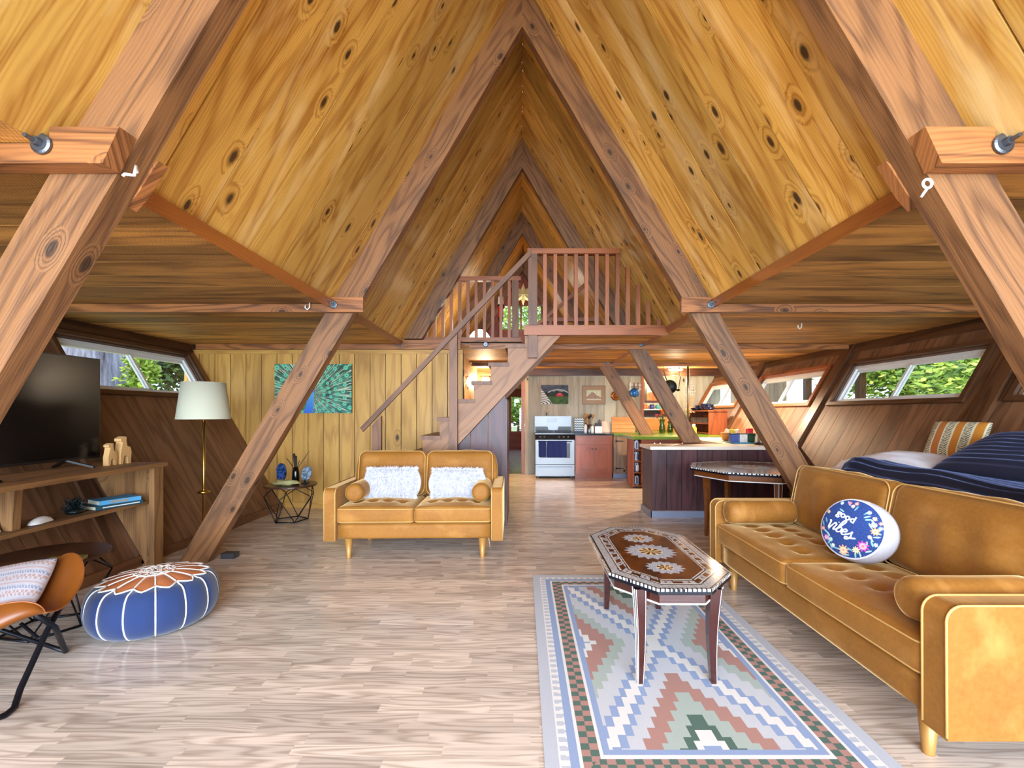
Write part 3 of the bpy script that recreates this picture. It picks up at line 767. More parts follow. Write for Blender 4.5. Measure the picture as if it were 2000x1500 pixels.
# ------------------------------------------------------------------ sofas
def tufts(pts, depth, rad):
    def f(p, a, b, c):
        if c > 0.2:
            for (x, y) in pts:
                d2 = ((p.x-x)**2+(p.y-y)**2)/(rad*rad); p.z -= depth*math.exp(-d2*2.2)
            p.z += 0.004*noise.noise(Vector((p.x*9, p.y*9, 3)))
        return p
    return f
def wrinkle(amp, fr):
    def f(p, a, b, c):
        n_ = noise.noise(Vector((p.x*fr+5, p.y*fr, p.z*fr*.6))); p.y += amp*n_; p.z += amp*.6*n_*max(0, c)
        return p
    return f
def pipe_loop(w, d, r, z, rad=0.004, n=6):
    return MB().tube([(x, y, z) for x, y in rrect(w, d, r, n)], rad, 8, closed=True)
def add(mb, o):
    n0 = len(mb.v); mb.v += o.v; mb.f += [tuple(i+n0 for i in f) for f in o.f]; mb.uv += o.uv; mb.r += o.r; mb.c += o.c; return mb
def make_sofa(name, label, W, D, loc, rotz, ncol):
    """local: front at y=0 facing -y, centred on x"""
    t_ = thing(name, label, 'sofa', loc, rotz)
    AW, AH, ZB = 0.105, 0.655, 0.19
    IW = W-2*AW
    mb = rounded(IW-.004, D-.06, .14, .02, 12); mb.xform(tr(0, D/2+.0, ZB)); mb.build('base_frame', M['velvet'], t_, True, False, True)
    for s_ in (-1, 1):
        mb = MB(); xo = s_*(W/2-AW/2)
        poly = [(0, ZB-.01), (D-.05, ZB-.01), (D-.05, AH-.03), (D-.07, AH)]+[(.055-.055*sin(q*PI/12), AH-.055+.055*cos(q*PI/12)) for q in range(7)]
        mb.prism(poly, -AW/2, AW/2, frame=lambda a, y, z: Vector((xo+y, a, z)))
        arm = mb.build('arm', M['velvet'], t_, False, False, False, bevel=.012)
        for e in (-1, 1):
            pm = MB(); pm.tube([(xo+e*(AW/2-.003), a, z) for a, z in [(.0, ZB)]+[(.055-.057*cos(q*PI/12), AH-.055+.057*sin(q*PI/12)) for q in range(7)]+[(D-.07, AH+.002)]], .0045, 8)
            pm.build('piping', M['piping'], arm, True, False)
    mb = rounded(IW-.01, .13, .60, .03, 12, m=10); mb.xform(tr(0, D-.09, .24) @ rot('X', -.10)); mb.build('backrest_frame', M['velvet'], t_, True, False, True)
    cw = IW/2-.004
    for s_ in (-1, 1):
        xo = s_*(IW/4)
        n = ncol; pts = [((i+1)*cw/(n+1)-cw/2, yy) for i in range(n) for yy in (-.10, .10)]
        mb = rounded(cw, .60, .15, .035, 44, top=.03, extra=tufts(pts, .026, .055), m=6)
        mb.xform(tr(xo, .302, ZB+.145)); c_ = mb.build('seat_cushion', M['velvet'], t_, True, False, True)
        for z in (.132, .018):
            pm = pipe_loop(cw-.006, .595, .04, z); pm.xform(tr(xo, .302, ZB+.145)); pm.build('piping', M['piping'], c_, True, False)
        mb = rounded(cw, .155, .46, .06, 36, side=.042, top=.012, extra=wrinkle(.016, 6.5), m=20)
        Mx = tr(xo, .62, ZB+.29) @ rot('X', -.20); mb.xform(Mx); c_ = mb.build('back_cushion', M['velvet'], t_, True, False, True)
        pm = MB(); pm.tube([(x, -.078+.02*0, y+.23) for x, y in rrect(cw-.02, .45, .07)], .004, 8, closed=True); pm.xform(Mx); pm.build('piping', M['piping'], c_, True, False)
    for sx in (-1, 1):
        for y in (.10, D-.14):
            mb = MB(); x = sx*(W/2-.19)
            mb.lathe([(.021, 0), (.021, .005), (.037, ZB-.005)], (0, 0, 0), 20)
            for v in mb.v: v.x += x+sx*.0*(1-v.z/.19); v.y += y
            mb.build('leg', M['goldleg'], t_, True, False)
    return t_
ls = make_sofa('loveseat', 'small gold velvet loveseat facing the camera in front of the stairs', 1.61, .86, (-.982, 4.16, 0), 0.02, 4)
sf = make_sofa('sofa', 'long gold velvet sofa with buttoned seat along the right side', 2.05, .87, (1.50, 2.65, 0), -PI/2, 5)
def bolster(label, loc, rotz, L, r=.088):
    t_ = thing('bolster_pillow', label, 'pillow', loc, rotz, 'bolster pillows on the sofas')
    mb = MB(); pr = [(0, -L/2), (r*.55, -L/2-.008), (r*.86, -L/2+.006), (r*.98, -L/2+.03), (r, -L/2+.07), (r*.985, 0), (r, L/2-.07), (r*.98, L/2-.03), (r*.86, L/2-.006), (r*.55, L/2+.008), (0, L/2)]
    mb.lathe([(a, z) for a, z in pr], (0, 0, r), 28, 'y'); mb.build('cover', M['velvet'], t_, True, False)
    return t_
bolster('velvet bolster against the left arm of the loveseat', (-1.57, 4.50, .505), .02, .46)
bolster('velvet bolster against the right arm of the loveseat', (-.39, 4.52, .505), .02, .46)
bolster('shiny velvet bolster at the far arm of the long sofa', (1.79, 3.475, .505), PI/2, .50)
bolster('velvet bolster at the near arm of the long sofa', (1.80, 1.855, .505), PI/2, .50)
# furry pillows
fur_m = plain('white fur', rgb(208, 207, 214), 0.9, var=0.03, sheen=0.5)
def fur_pillow(label, loc, tilt, rz, w, h, seed):
    t_ = thing('furry_pillow', label, 'pillow', loc, rz, 'white furry pillows on the loveseat')
    rr = random.Random(seed)
    Mx = rot('X', tilt)
    mb = rounded(w, .06, h, .03, 18, side=.05, m=10); mb.xform(Mx); mb.build('pillow_body', fur_m, t_, True, False, True)
    fm = MB()
    for k in range(5200):
        a, b = rr.uniform(-1, 1), rr.uniform(-1, 1)
        if rr.random() < .35:
            if rr.random() < .5: a = math.copysign(rr.uniform(.93, 1), a)
            else: b = math.copysign(rr.uniform(.93, 1), b)
        th_ = .03+.05*(1-a*a)*(1-b*b)
        p = Vector((a*w/2, -th_, h/2+b*h/2))
        d = Vector((a*.9+rr.gauss(0, .55), -.55+rr.gauss(0, .25), b*.9+rr.gauss(0, .55)-.25)).normalized()
        if abs(a) > .92 or abs(b) > .92: d.y *= .3
        L = rr.uniform(.022, .045); q = d.cross(Vector((rr.gauss(0, 1), rr.gauss(0, 1), rr.gauss(0, 1)))).normalized()*.0022
        mid = p+d*L*.55; tip = p+d*L+Vector((0, 0, -.006))
        fm.face([p-q, p+q, mid+q*.7, mid-q*.7]); fm.face([mid-q*.7, mid+q*.7, tip])
    fm.xform(Mx); f_ = fm.build('fur', fur_m, t_, False, False); f_['kind'] = 'stuff'
fur_pillow('white furry pillow on the left half of the loveseat', (-1.285, 4.535, .508), -.22, .05, .47, .28, 1)
fur_pillow('white furry pillow on the right half of the loveseat', (-.645, 4.55, .508), -.22, -.04, .48, .27, 2)

# round pillow
den = painted('pillow fabric', 0.85, weave=.25, wscale=260)
t_ = thing('round_pillow', 'round denim and white pillow reading good vibes on the long sofa', 'pillow', (1.885, 2.58, .505))
Rr, Th = .165, .145
X = (Vector((-.87, -.42, .30))).normalized()            # face normal
upv = Vector((0, 0, 1)); upv = (upv-X*upv.dot(X)).normalized(); rt = upv.cross(X).normalized()
ang = -.32; rt2 = rt*cos(ang)+upv*sin(ang); up2 = upv*cos(ang)-rt*sin(ang)
PC = Vector((1.885, 2.58, .505+Rr*.97+.012))
PM = Matrix(((rt2.x, up2.x, X.x, PC.x), (rt2.y, up2.y, X.y, PC.y), (rt2.z, up2.z, X.z, PC.z), (0, 0, 0, 1)))
def dome(r): return Th/2+.03*max(0, 1-(r/Rr)**2)**.8 if r < Rr*.99 else Th/2
rr = random.Random(5); flowers = []
for (a, rad, sz, c) in [(70, .80, .018, (240, 235, 225)), (52, .82, .020, (240, 190, 150)), (38, .74, .024, (240, 240, 235)), (40, .93, .018, (225, 130, 110)), (22, .76, .034, (240, 170, 110)),
    (4, .66, .018, (235, 240, 225)), (-28, .70, .046, (215, 60, 170)), (-48, .74, .030, (240, 220, 150)), (-78, .78, .046, (240, 170, 130)), (-104, .82, .018, (225, 235, 220)),
    (-128, .86, .026, (225, 120, 200)), (-150, .9, .02, (230, 120, 90)), (170, .9, .018, (230, 190, 140)), (118, .86, .02, (215, 60, 140)), (104, .86, .02, (225, 130, 120)), (110, .75, .018, (235, 220, 190)),
    (135, .9, .018, (200, 230, 230)), (30, .9, .02, (120, 150, 220)), (-6, .9, .018, (190, 230, 220)), (-118, .75, .022, (160, 210, 215))]:
    flowers.append((cos(math.radians(a))*rad*Rr*.98, sin(math.radians(a))*rad*Rr*.98, sz*.62, rgb(*c)))
leaves = []
for a in list(range(-170, 80, 9))+[100, 120, 140]:
    r0 = rr.uniform(.62, .9)*Rr; leaves.append((cos(math.radians(a))*r0, sin(math.radians(a))*r0, rr.uniform(0, PI), rgb(*rr.choice([(150, 205, 195), (170, 215, 205), (120, 180, 190)]))))
def pcol(x, y):
    r = math.hypot(x, y)
    if r > Rr*.955: return rgb(214, 212, 218)
    for fx, fy, s_, c in flowers:
        d = math.hypot(x-fx, y-fy); a = math.atan2(y-fy, x-fx)
        if d < s_*(.82+.22*cos(a*9)):
            return mixc(c, rgb(250, 245, 220), max(0, 1-d/s_*1.4)) if d > s_*.25 else mixc(c, (.6, .35, .1), .5)
    for lx, ly, a, c in leaves:
        dx, dy = x-lx, y-ly; p_, q_ = dx*cos(a)+dy*sin(a), -dx*sin(a)+dy*cos(a)
        if (p_/.016)**2+(q_/.0042)**2 < 1: return c
    n_ = noise.noise(Vector((x*160, y*160, 0)))
    return mixc(rgb(26, 50, 112), rgb(50, 80, 148), .5+.6*n_)
mb = MB(); NR, NA = 110, 340
for i in range(NR):
    for k in range(NA):
        q = []
        for (ii, kk) in ((i, k), (i, k+1), (i+1, k+1), (i+1, k)):
            r = Rr*ii/NR; a = 2*PI*kk/NA; q.append(Vector((r*cos(a), r*sin(a), dome(r))))
        r = Rr*(i+.5)/NR; a = 2*PI*(k+.5)/NA
        if i == 0: q = [q[0], q[3], q[2]]
        mb.face(q, c=pcol(r*cos(a), r*sin(a)))
for (r0, z0, r1, z1) in ((1, .5, 1.045, .25), (1.045, .25, 1.05, 0), (1.05, 0, 1.045, -.25), (1.045, -.25, 1, -.5), (1, -.5, .6, -.68), (.6, -.68, .0, -.74)):
    for k in range(48):
        a, b = 2*PI*k/48, 2*PI*(k+1)/48
        mb.face([(Rr*r0*cos(a), Rr*r0*sin(a), Th*z0), (Rr*r1*cos(a), Rr*r1*sin(a), Th*z1), (Rr*r1*cos(b), Rr*r1*sin(b), Th*z1), (Rr*r0*cos(b), Rr*r0*sin(b), Th*z0)], c=rgb(214, 211, 217))
mb.xform(PM); mb.build('pillow_body', den, t_, True, True, True)
def text_mesh(s_, size, shear=0.0):
    cu = bpy.data.curves.new('text', 'FONT'); cu.body = s_; cu.size = size; cu.align_x = 'CENTER'; cu.shear = shear; cu.extrude = .0012; cu.offset = .0012; cu.resolution_u = 3
    o = bpy.data.objects.new('text', cu); COL.objects.link(o); bpy.context.view_layer.update()
    me = bpy.data.meshes.new_from_object(o.evaluated_get(bpy.context.evaluated_depsgraph_get()))
    vs_ = [Vector(v.co) for v in me.vertices]; fs = [tuple(p.vertices) for p in me.polygons]
    bpy.data.objects.remove(o); bpy.data.curves.remove(cu); bpy.data.meshes.remove(me); return vs_, fs
thread = plain('white stitching', rgb(240, 244, 246), 0.8, var=.03)
for s_, size, sh, ox, oy, stroke in (('good', .052, .0, -.040, .032, 0),):
    vs_, fs = text_mesh(s_, size, sh); mb = MB()
    P = [PM @ Vector((v.x+ox, v.y+oy, dome(math.hypot(v.x+ox, v.y+oy))+.0035+v.z)) for v in vs_]
    mb.polys(P, fs); mb.build('lettering', thread, t_)
# brush script "vibes" drawn as stitched strokes
sc_ = {'v': [[(0, .55), (.06, .62), (.12, .5), (.2, .02), (.3, .0), (.42, .5), (.5, .62), (.56, .55)]],
       'i': [[(0, .55), (.08, .5), (.06, .1), (.14, .0), (.26, .12)], [(.12, .78), (.13, .8)]],
       'b': [[(0, .12), (.2, .7), (.26, 1.1), (.16, 1.2), (.08, .95), (.06, .15), (.2, .0), (.38, .15), (.36, .42), (.2, .45), (.1, .3)]],
       'e': [[(0, .1), (.12, .22), (.32, .36), (.28, .52), (.14, .5), (.06, .25), (.16, .02), (.34, .06), (.44, .2)]],
       's': [[(0, .12), (.2, .4), (.26, .58), (.3, .4), (.38, .12), (.3, -.12), (.12, -.2), (.06, -.08), (.2, .0), (.44, .06), (.72, .22)]]}
mb = MB(); xo = -.114; sc = .070
for ch, adv in (('v', .56), ('i', .26), ('b', .42), ('e', .42), ('s', .7)):
    for st_ in sc_[ch]:
        P = []
        for j in range(len(st_)-1):
            for q in range(5):
                p0, p1, p2, p3 = st_[max(j-1, 0)], st_[j], st_[j+1], st_[min(j+2, len(st_)-1)]; u = q/5
                P.append(tuple(.5*((2*p1[d])+(-p0[d]+p2[d])*u+(2*p0[d]-5*p1[d]+4*p2[d]-p3[d])*u*u+(-p0[d]+3*p1[d]-3*p2[d]+p3[d])*u**3) for d in (0, 1)))
        P.append(st_[-1])
        W_ = [PM @ Vector((xo+x*sc+y*.012, -.05+y*sc*.92, dome(math.hypot(xo+x*sc, -.05+y*sc))+.001)) for x, y in P]
        mb.tube(W_, [.0030+.0016*(1 if (j % 9) < 5 else .4) for j in range(len(W_))], 6)
    xo += adv*sc
mb.build('lettering', thread, t_, True)
# ------------------------------------------------------------------ rug
RX0, RX1, RY0, RY1 = .085, 1.43, 1.56, 3.78
rcx, rcy = (RX0+RX1)/2, (RY0+RY1)/2
CB, CG, CW, CP, CT, CD, CN = rgb(156, 176, 212), rgb(200, 206, 216), rgb(240, 239, 235), rgb(188, 146, 136), rgb(184, 198, 190), rgb(96, 122, 112), rgb(212, 216, 222)
def rugcol(x, y):
    ex = min(x-RX0, RX1-x); ey = min(y-RY0, RY1-y); e = min(ex, ey)
    if e < .056: return CG
    al = y if ex < ey else x
    if e < .098:
        if e < .064: return CW
        p = (al/.05) % 1.0
        d = (e-.064)/.034
        return CG if abs(p-.5) < .28*math.sqrt(max(0, 1-max(0, d-.4)**2*2.2)) and d < .95 else CW
    if e < .132: return CB
    if e < .148: return CW
    if e < .214:
        i = int((al-.02)/.034); j = int((e-.148)/.0331); return CD if (i+j) % 2 else CP
    if e < .234: return CW
    hw, hl = (RX1-RX0)/2-.234, (RY1-RY0)/2-.234
    if e < .258: return CB
    st = .033
    dx, dy = x-rcx, y-rcy
    qx = (math.floor(abs(dx)/st)+.5)*st
    hw -= .02; hl -= .02
    a, b = qx/hw, abs(dy)/hl
    d = b-a
    if abs(d) < .068: return CW
    if abs(d) < .155: return CB
    if d > 0:
        if d < .33: return CN
        if d < .52: return CP
        if d < .71: return CT
        if d < .82: return CD
        if d < .93: return CW
        return CB
    d = -d
    if d < .38: return CN
    if d < .55: return CT
    if d < .80: return CP
    return CW if d < .9 else CB
nu, nv = 192, 316
mb = MB(); zr = .009
mb.grid(lambda u, v: (RX0+(RX1-RX0)*u, RY0+(RY1-RY0)*v, zr), nu, nv, col=lambda u, v: rugcol(RX0+(RX1-RX0)*u, RY0+(RY1-RY0)*v))
for p, q in (((RX0, RY0), (RX1, RY0)), ((RX1, RY0), (RX1, RY1)), ((RX1, RY1), (RX0, RY1)), ((RX0, RY1), (RX0, RY0))):
    mb.face([(*p, .001), (*q, .001), (*q, zr), (*p, zr)], c=CG)
o = mb.build('rug', painted('flatweave wool', .95, weave=.22, wscale=330, spec=.1))
tag(o, 'pastel stepped-diamond rug under the inlaid coffee table', 'rug')

# ------------------------------------------------------------------ inlaid octagon tables
inlay = painted('inlaid top', .14, spec=.3)
IV, DK, BW, GR = rgb(206, 208, 206), rgb(14, 16, 26), rgb(104, 52, 24), rgb(150, 156, 164)
def octo(hx, hy, cx, cy): return [(hx, -hy+cy), (hx, hy-cy), (hx-cx, hy), (-hx+cx, hy), (-hx, hy-cy), (-hx, -hy+cy), (-hx+cx, -hy), (hx-cx, -hy)]
def octpt(P, t):
    n = len(P); t = t % 1.0*n; i = int(t); f = t-i; a, b = P[i], P[(i+1) % n]; return (a[0]+(b[0]-a[0])*f, a[1]+(b[1]-a[1])*f)
def burlc(x, y):
    n_ = noise.noise(Vector((x*14, y*14, 1)))+.6*noise.noise(Vector((x*45, y*45, 4)))
    return mixc(rgb(104, 50, 18), rgb(40, 18, 10), .45+.8*n_)
def star(dx, dy, r, n, inner=.78):
    rho = math.hypot(dx, dy)/r; a = math.atan2(dy, dx)
    k = abs(((a/(2*PI)*n) % 1.0)-.5)*2
    return rho < inner+(1-inner)*(1-k), rho, k
def inlay_top(t_, hx, hy, cx, cy, z, stars, NT_=420, NRr=64, lip=.028):
    P = octo(hx, hy, cx, cy); mb = MB(); per = [0]
    m = min(hx, hy)
    # parametrise evenly by edge length
    L = [math.dist(P[i], P[(i+1) % 8]) for i in range(8)]; tot = sum(L); cum = [0]
    for l in L: cum.append(cum[-1]+l)
    ring = []
    for i in range(8):
        n = max(3, round(L[i]/tot*NT_)); ring += [((P[i][0]+(P[(i+1) % 8][0]-P[i][0])*k/n, P[i][1]+(P[(i+1) % 8][1]-P[i][1])*k/n), cum[i]+L[i]*k/n) for k in range(n)]
    N = len(ring)
    def edge_d(x, y):
        d = 9
        for i in range(8):
            a, b = P[i], P[(i+1) % 8]; ex, ey = b[0]-a[0], b[1]-a[1]; l = math.hypot(ex, ey)
            d = min(d, abs((x-a[0])*ey-(y-a[1])*ex)/l)
        return d
    def colr(x, y, s_):
        d = edge_d(x, y); pin = noise.noise(Vector((x*210, y*210, 0)))
        if d < .008: return IV if (s_/.022) % 1 < .62 else DK
        if d < .018: return DK
        if d < .058: return mixc(IV, GR, .5+1.3*pin) if pin > -.25 else mixc(IV, rgb(90, 100, 120), .55)
        if d < .066: return DK
        if d < .070: return IV
        if d < .112:
            p = (s_/.135) % 1.0
            if p < .40: return burlc(x, y) if .006 < d-.070 < .036 else IV
            if p < .44 or p > .96: return DK
            c_ = math.hypot(((p-.70)*.135), d-.091)
            return DK if c_ < .006 else (rgb(160, 70, 70) if c_ < .009 else mixc(IV, GR, .6+1.2*pin))
        if d < .120: return DK
        if d < .126: return IV
        for sx, sy, r, n, ins in stars:
            dx, dy = x-sx, y-sy; ok, rho, k = star(dx, dy, r, n)
            if ok:
                if rho < ins:
                    kk = abs(((math.atan2(dy, dx)/(2*PI)*(n//2)) % 1.0)-.5)*2
                    return rgb(232, 206, 150) if kk < .5 else (DK if kk > .8 else rgb(90, 40, 20))
                if abs(rho-ins) < .05: return IV
                return mixc(IV, rgb(120, 150, 190), .45+1.2*pin)
        return burlc(x, y)
    rads = [i/NRr for i in range(NRr+1)]
    for i in range(NRr):
        for k in range(N):
            (a, sa), (b, sb) = ring[k], ring[(k+1) % N]
            r0, r1 = rads[i], rads[i+1]
            q = [(a[0]*r0, a[1]*r0, z), (a[0]*r1, a[1]*r1, z), (b[0]*r1, b[1]*r1, z), (b[0]*r0, b[1]*r0, z)]
            if i == 0: q = q[:3]
            mx = (a[0]+b[0])/2*(r0+r1)/2; my = (a[1]+b[1])/2*(r0+r1)/2
            mb.face(q, c=colr(mx, my, sa+.0015))
    for k in range(N):
        (a, sa), (b, sb) = ring[k], ring[(k+1) % N]
        mb.face([(*a, z), (*a, z-lip*.45), (*b, z-lip*.45), (*b, z)], c=IV if (sa/.022) % 1 < .6 else DK)
        mb.face([(*a, z-lip*.45), (*a, z-lip), (*b, z-lip), (*b, z-lip*.45)], c=DK)
        mb.face([(0, 0, z-lip), (*b, z-lip), (*a, z-lip)], c=DK)
    return mb.build('table_top', inlay, t_, False, False)
def apron(t_, hx, hy, cx, cy, z0, z1, mat):
    P = octo(hx, hy, cx, cy); mb = MB(); pm = MB()
    for i in range(8):
        a, b = Vector((*P[i], 0)), Vector((*P[(i+1) % 8], 0)); d = (b-a).normalized(); n_ = Vector((-d.y, d.x, 0))
        mb.obox(a+Vector((0, 0, z0)), b-a, n_*.018, (0, 0, z1-z0), 0, .5)
        pm.obox(a+Vector((0, 0, z0-.004))-n_*.003, b-a, n_*.02, (0, 0, .008), 0, .5)
    ap = mb.build('apron', mat, t_, False, False); pm.build('inlay_stripe', M['white'], ap, False, False)
def saber_leg(t_, x, y, h, mat, ox, oy, stripe=True):
    mb = MB(); pm = MB(); n = 10
    def P(f, a, b): # f 0 top 1 bottom
        w = .058*(1-f)+.030*f; off = .008*sin(f*PI)+.004*f*f
        return Vector((x+ox*(-off)*1+a*w/2, y+oy*(-off)+b*w/2, h*(1-f)))
    for i in range(n):
        f0, f1 = i/n, (i+1)/n
        for (a, b), (c, d) in (((-1, -1), (1, -1)), ((1, -1), (1, 1)), ((1, 1), (-1, 1)), ((-1, 1), (-1, -1))):
            mb.face([P(f1, a, b), P(f1, c, d), P(f0, c, d), P(f0, a, b)], [(f1*h, a*.1), (f1*h, a*.1+.05), (f0*h, a*.1+.05), (f0*h, a*.1)])
    mb.face([P(1, -1, -1), P(1, -1, 1), P(1, 1, 1), P(1, 1, -1)])
    lg = mb.build('leg', mat, t_, False, False)
    if stripe:
        for a in (() if oy > 0 else ((-.8, .8) if ox < 0 else (.8,))):
            for fx in (0, 1):
                q = [P(i/n, a if fx == 0 else ox*1.04, oy*1.04 if fx == 0 else a) for i in range(n+1)]
                pm.tube(q, .0016, 6)
        if pm.v: pm.build('inlay_stripe', M['white'], lg, True, False)
TZ = .50
ct = thing('coffee_table', 'low octagonal coffee table inlaid with mother of pearl stars on the rug', 'table', (.767, 2.76, .0095), 0)
inlay_top(ct, .318, .592, .19, .225, TZ, [(0, 0, .155, 18, .42), (0, .285, .105, 14, .40), (0, -.285, .105, 14, .40)])
apron(ct, .285, .555, .175, .21, TZ-.085, TZ-.029, M['mahogany'])
for x, y in ((-.19, -.49), (.18, -.49), (-.20, .38), (.16, .38)):
    saber_leg(ct, x, y, TZ-.03, M['mahogany'], 1 if x > 0 else -1, 1 if y > 0 else -1)
gt = thing('game_table', 'octagonal inlaid table of standing height beside the pale bar counter', 'table', (2.50, 5.05, 0), PI/8)
inlay_top(gt, .61, .61, .357, .357, .745, [(0, 0, .22, 18, .42)], 300, 44)
apron(gt, .565, .565, .33, .33, .655, .716, M['burl'])
for k in range(4):
    a = PI/2*k+PI/4+.45; saber_leg(gt, .50*cos(a), .50*sin(a), .715, M['burl'], 1 if cos(a) > 0 else -1, 1 if sin(a) > 0 else -1)

# ------------------------------------------------------------------ left side: console and television
cs = thing('media_console', 'rustic built-in console of brown boards below the television', 'shelf', (-3.2, 3.2, 0))
CT_ = .90
mb = MB()
for i, (a, b) in enumerate(((0, .30), (.302, .62))):
    p0, p1 = Vector((-3.02-a, 1.9, CT_-.035)), Vector((-3.17-a, 4.12, CT_-.035))
    mb.obox(p0, p1-p0, (-(b-a), 0, 0), (0, 0, .035), 0)
mb.build('top_board', M['console'], cs)
mb = MB(); p0, p1 = Vector((-3.23, 1.9, .545)), Vector((-3.27, 4.03, .545)); mb.obox(p0, p1-p0, (-.30, 0, 0), (0, 0, .028), 0); mb.build('shelf', M['console'], cs)
mb = MB()
for a, b in ((-3.17, -3.29), (-3.292, -3.36)): mb.box(b, a, 4.04, 4.07, .0, CT_-.036, 2)
mb.prism([(-3.362, .05), (-3.362, CT_-.036), (-3.80, CT_-.036)], 4.045, 4.07, gdir=(0, 1))
mb.box(-3.215, -3.17, 3.97, 4.04, 0, CT_-.036, 2); mb.build('end_panel', M['console'], cs)
mb = MB(); mb.prism([(-3.30, .574), (-3.36, .574), (-3.44, CT_-.036), (-3.28, CT_-.036)], 2.98, 3.03, gdir=(0, 1)); mb.build('bracket', M['console'], cs)
mb = MB(); mb.beam((-3.42, 3.90, .08), (-3.80, 3.90, .86), .07, .03, side=(0, 1, 0)); mb.build('bracket', M['darktrim'], cs)
tv = thing('television', 'large flat black television standing on the rustic console', 'television', (-3.55, 3.14, .90))
mb = MB(); mb.box(-3.575, -3.545, 2.41, 3.87, .965, 1.79); mb.box(-3.615, -3.575, 2.7, 3.6, 1.05, 1.5); mb.build('housing', M['black'], tv, bevel=.004)
mb = MB(); mb.box(-3.545, -3.5435, 2.42, 3.86, .985, 1.78); mb.build('screen', M['screen'], tv)
for yy in (2.66, 3.60):
    mb = MB(); mb.beam((-3.56, yy, .966), (-3.40, yy-.10+.16, .908), .03, .014); mb.beam((-3.56, yy, .966), (-3.72, yy+.06, .908), .03, .014)
    mb.build('foot', M['black'], tv)
o = MB().obox((-3.25, 2.62, .902), (-.06, .0, 0), (0, .26, 0), (0, 0, .018)).build('remote_control', M['gloss'], bevel=.004)
tag(o, 'black remote control lying on the console below the television', 'remote control')
lw = wood('carved pale wood', rgb(222, 178, 118), rgb(176, 128, 74), rings=10, contrast=.3, vary=.05)
def llama(label, x, y, h):
    k = h/.24; mb = MB()
    f = lambda yy, z: (yy*k, z*k)
    body = [(-.055, 0), (-.03, 0), (-.022, .06), (-.004, .075), (.014, .06), (.02, 0), (.048, 0), (.056, .10), (.045, .145), (.012, .155), (.004, .20), (.006, .235), (-.012, .24), (-.052, .222), (-.05, .20), (-.034, .192), (-.046, .13), (-.055, .09)]
    # side profile extruded; tapers via bevel
    mb.prism([f(a, b) for a, b in body], -.03*k, .03*k, frame=lambda a, yy, z: Vector((x+yy, y+a, .90+z)), gdir=(0, 1))
    o = mb.build('carved_llama', lw, bevel=.006*k); tag(o, label, 'figurine', None)
llama('smaller of the two carved wooden animals, next to the television', -3.45, 3.86, .185)
llama('taller of the two carved wooden animals, towards the lamp', -3.45, 3.98, .235)
# books, shells and driftwood coral on the shelf
def book(label, c, L, W_, T, rz, cov, name):
    t_ = thing('book', label, 'book', c, rz)
    mb = MB(); mb.box(-L/2, L/2, -W_/2, W_/2, 0, .003); mb.box(-L/2, L/2, -W_/2, W_/2, T-.003, T); mb.box(L/2-.004, L/2, -W_/2, W_/2, .003, T-.003); mb.build('cover', cov, t_, False, False)
    mb = MB(); mb.box(-L/2+.006, L/2-.0045, -W_/2+.004, W_/2-.004, .0032, T-.0032); mb.build('pages', plain('paper', rgb(236, 230, 200), .8, var=.04), t_, False, False)
    return t_
b1 = book('lower teal book with white pages on the console shelf', (-3.385, 3.79, .574), .25, .33, .030, -.35, plain('teal cloth', rgb(24, 74, 86), .6), 'a')
mb = MB(); mb.box(.1253, .1258, -.12, .14, .011, .019); mb.build('spine_title', M['white'], b1, False, False)
b2 = book('sky blue book lying on top of the teal one', (-3.37, 3.81, .6045), .20, .28, .034, -.45, plain('blue cloth', rgb(84, 164, 214), .6), 'b')
mb = MB(); mb.box(.1003, .1010, -.07, .05, .007, .027); mb.build('spine_label', plain('grey label', rgb(150, 150, 140), .6, var=.5, nscale=90), b2, False, False)
cr = MB(); rr = random.Random(11)
for k in range(70):
    a, e = rr.uniform(0, 2*PI), rr.uniform(.1, 1.4); L = rr.uniform(.06, .10); c0 = Vector((-3.40, 3.50, .62))
    P = [c0]; d = Vector((cos(a)*cos(e), sin(a)*cos(e), sin(e)))
    if rr.random() < .35: d.z = -abs(d.z)*.35
    for j in range(4): d = (d+Vector((rr.gauss(0, .35), rr.gauss(0, .35), rr.gauss(0, .3)))).normalized(); P.append(P[-1]+d*L/4)
    cr.tube([(p.x, p.y, max(.580, p.z)) for p in P], [.009, .008, .006, .004, .001], 6)
cr.lathe([(.05, .0), (.055, .02), (.03, .045), (.0, .05)], (-3.40, 3.50, .574), 14)
tag(cr.build('twisted_ornament', plain('dark patina', rgb(22, 34, 36), .3, .4, var=.4, nscale=60), None, True), 'dark twisted ornament on the console shelf beside the books', 'ornament')
shellm = plain('white shell', rgb(238, 236, 230), .4, var=.03)
def shell(label, x, y, s_, rz):
    mb = MB(); mb.grid(lambda u, v: (Matrix.Rotation(rz, 3, 'Z') @ Vector(((u-.5)*.8*s_, (v-.5)*s_*2*(1-(2*u-1)**2*.35), .004+s_*.42*max(0, (1-(2*u-1)**2)*(1-(2*v-1)**2))**.6+.0015*sin(v*60)*(1-(2*v-1)**2))))+Vector((x, y, .574)), 16, 40)
    q = mb.v[:]; n0 = len(q)
    mb.grid(lambda u, v: (Matrix.Rotation(rz, 3, 'Z') @ Vector(((.5-u)*.8*s_, (v-.5)*s_*2*(1-(2*u-1)**2*.35), .002)))+Vector((x, y, .574)), 16, 40)
    tag(mb.build('seashell', shellm, None, True, True, True), label, 'shell', None)
shell('white scallop shell in the open on the console shelf', -3.345, 3.20, .095, .25)
shell('white shell half hidden behind the shelf bracket', -3.36, 2.88, .09, .1)

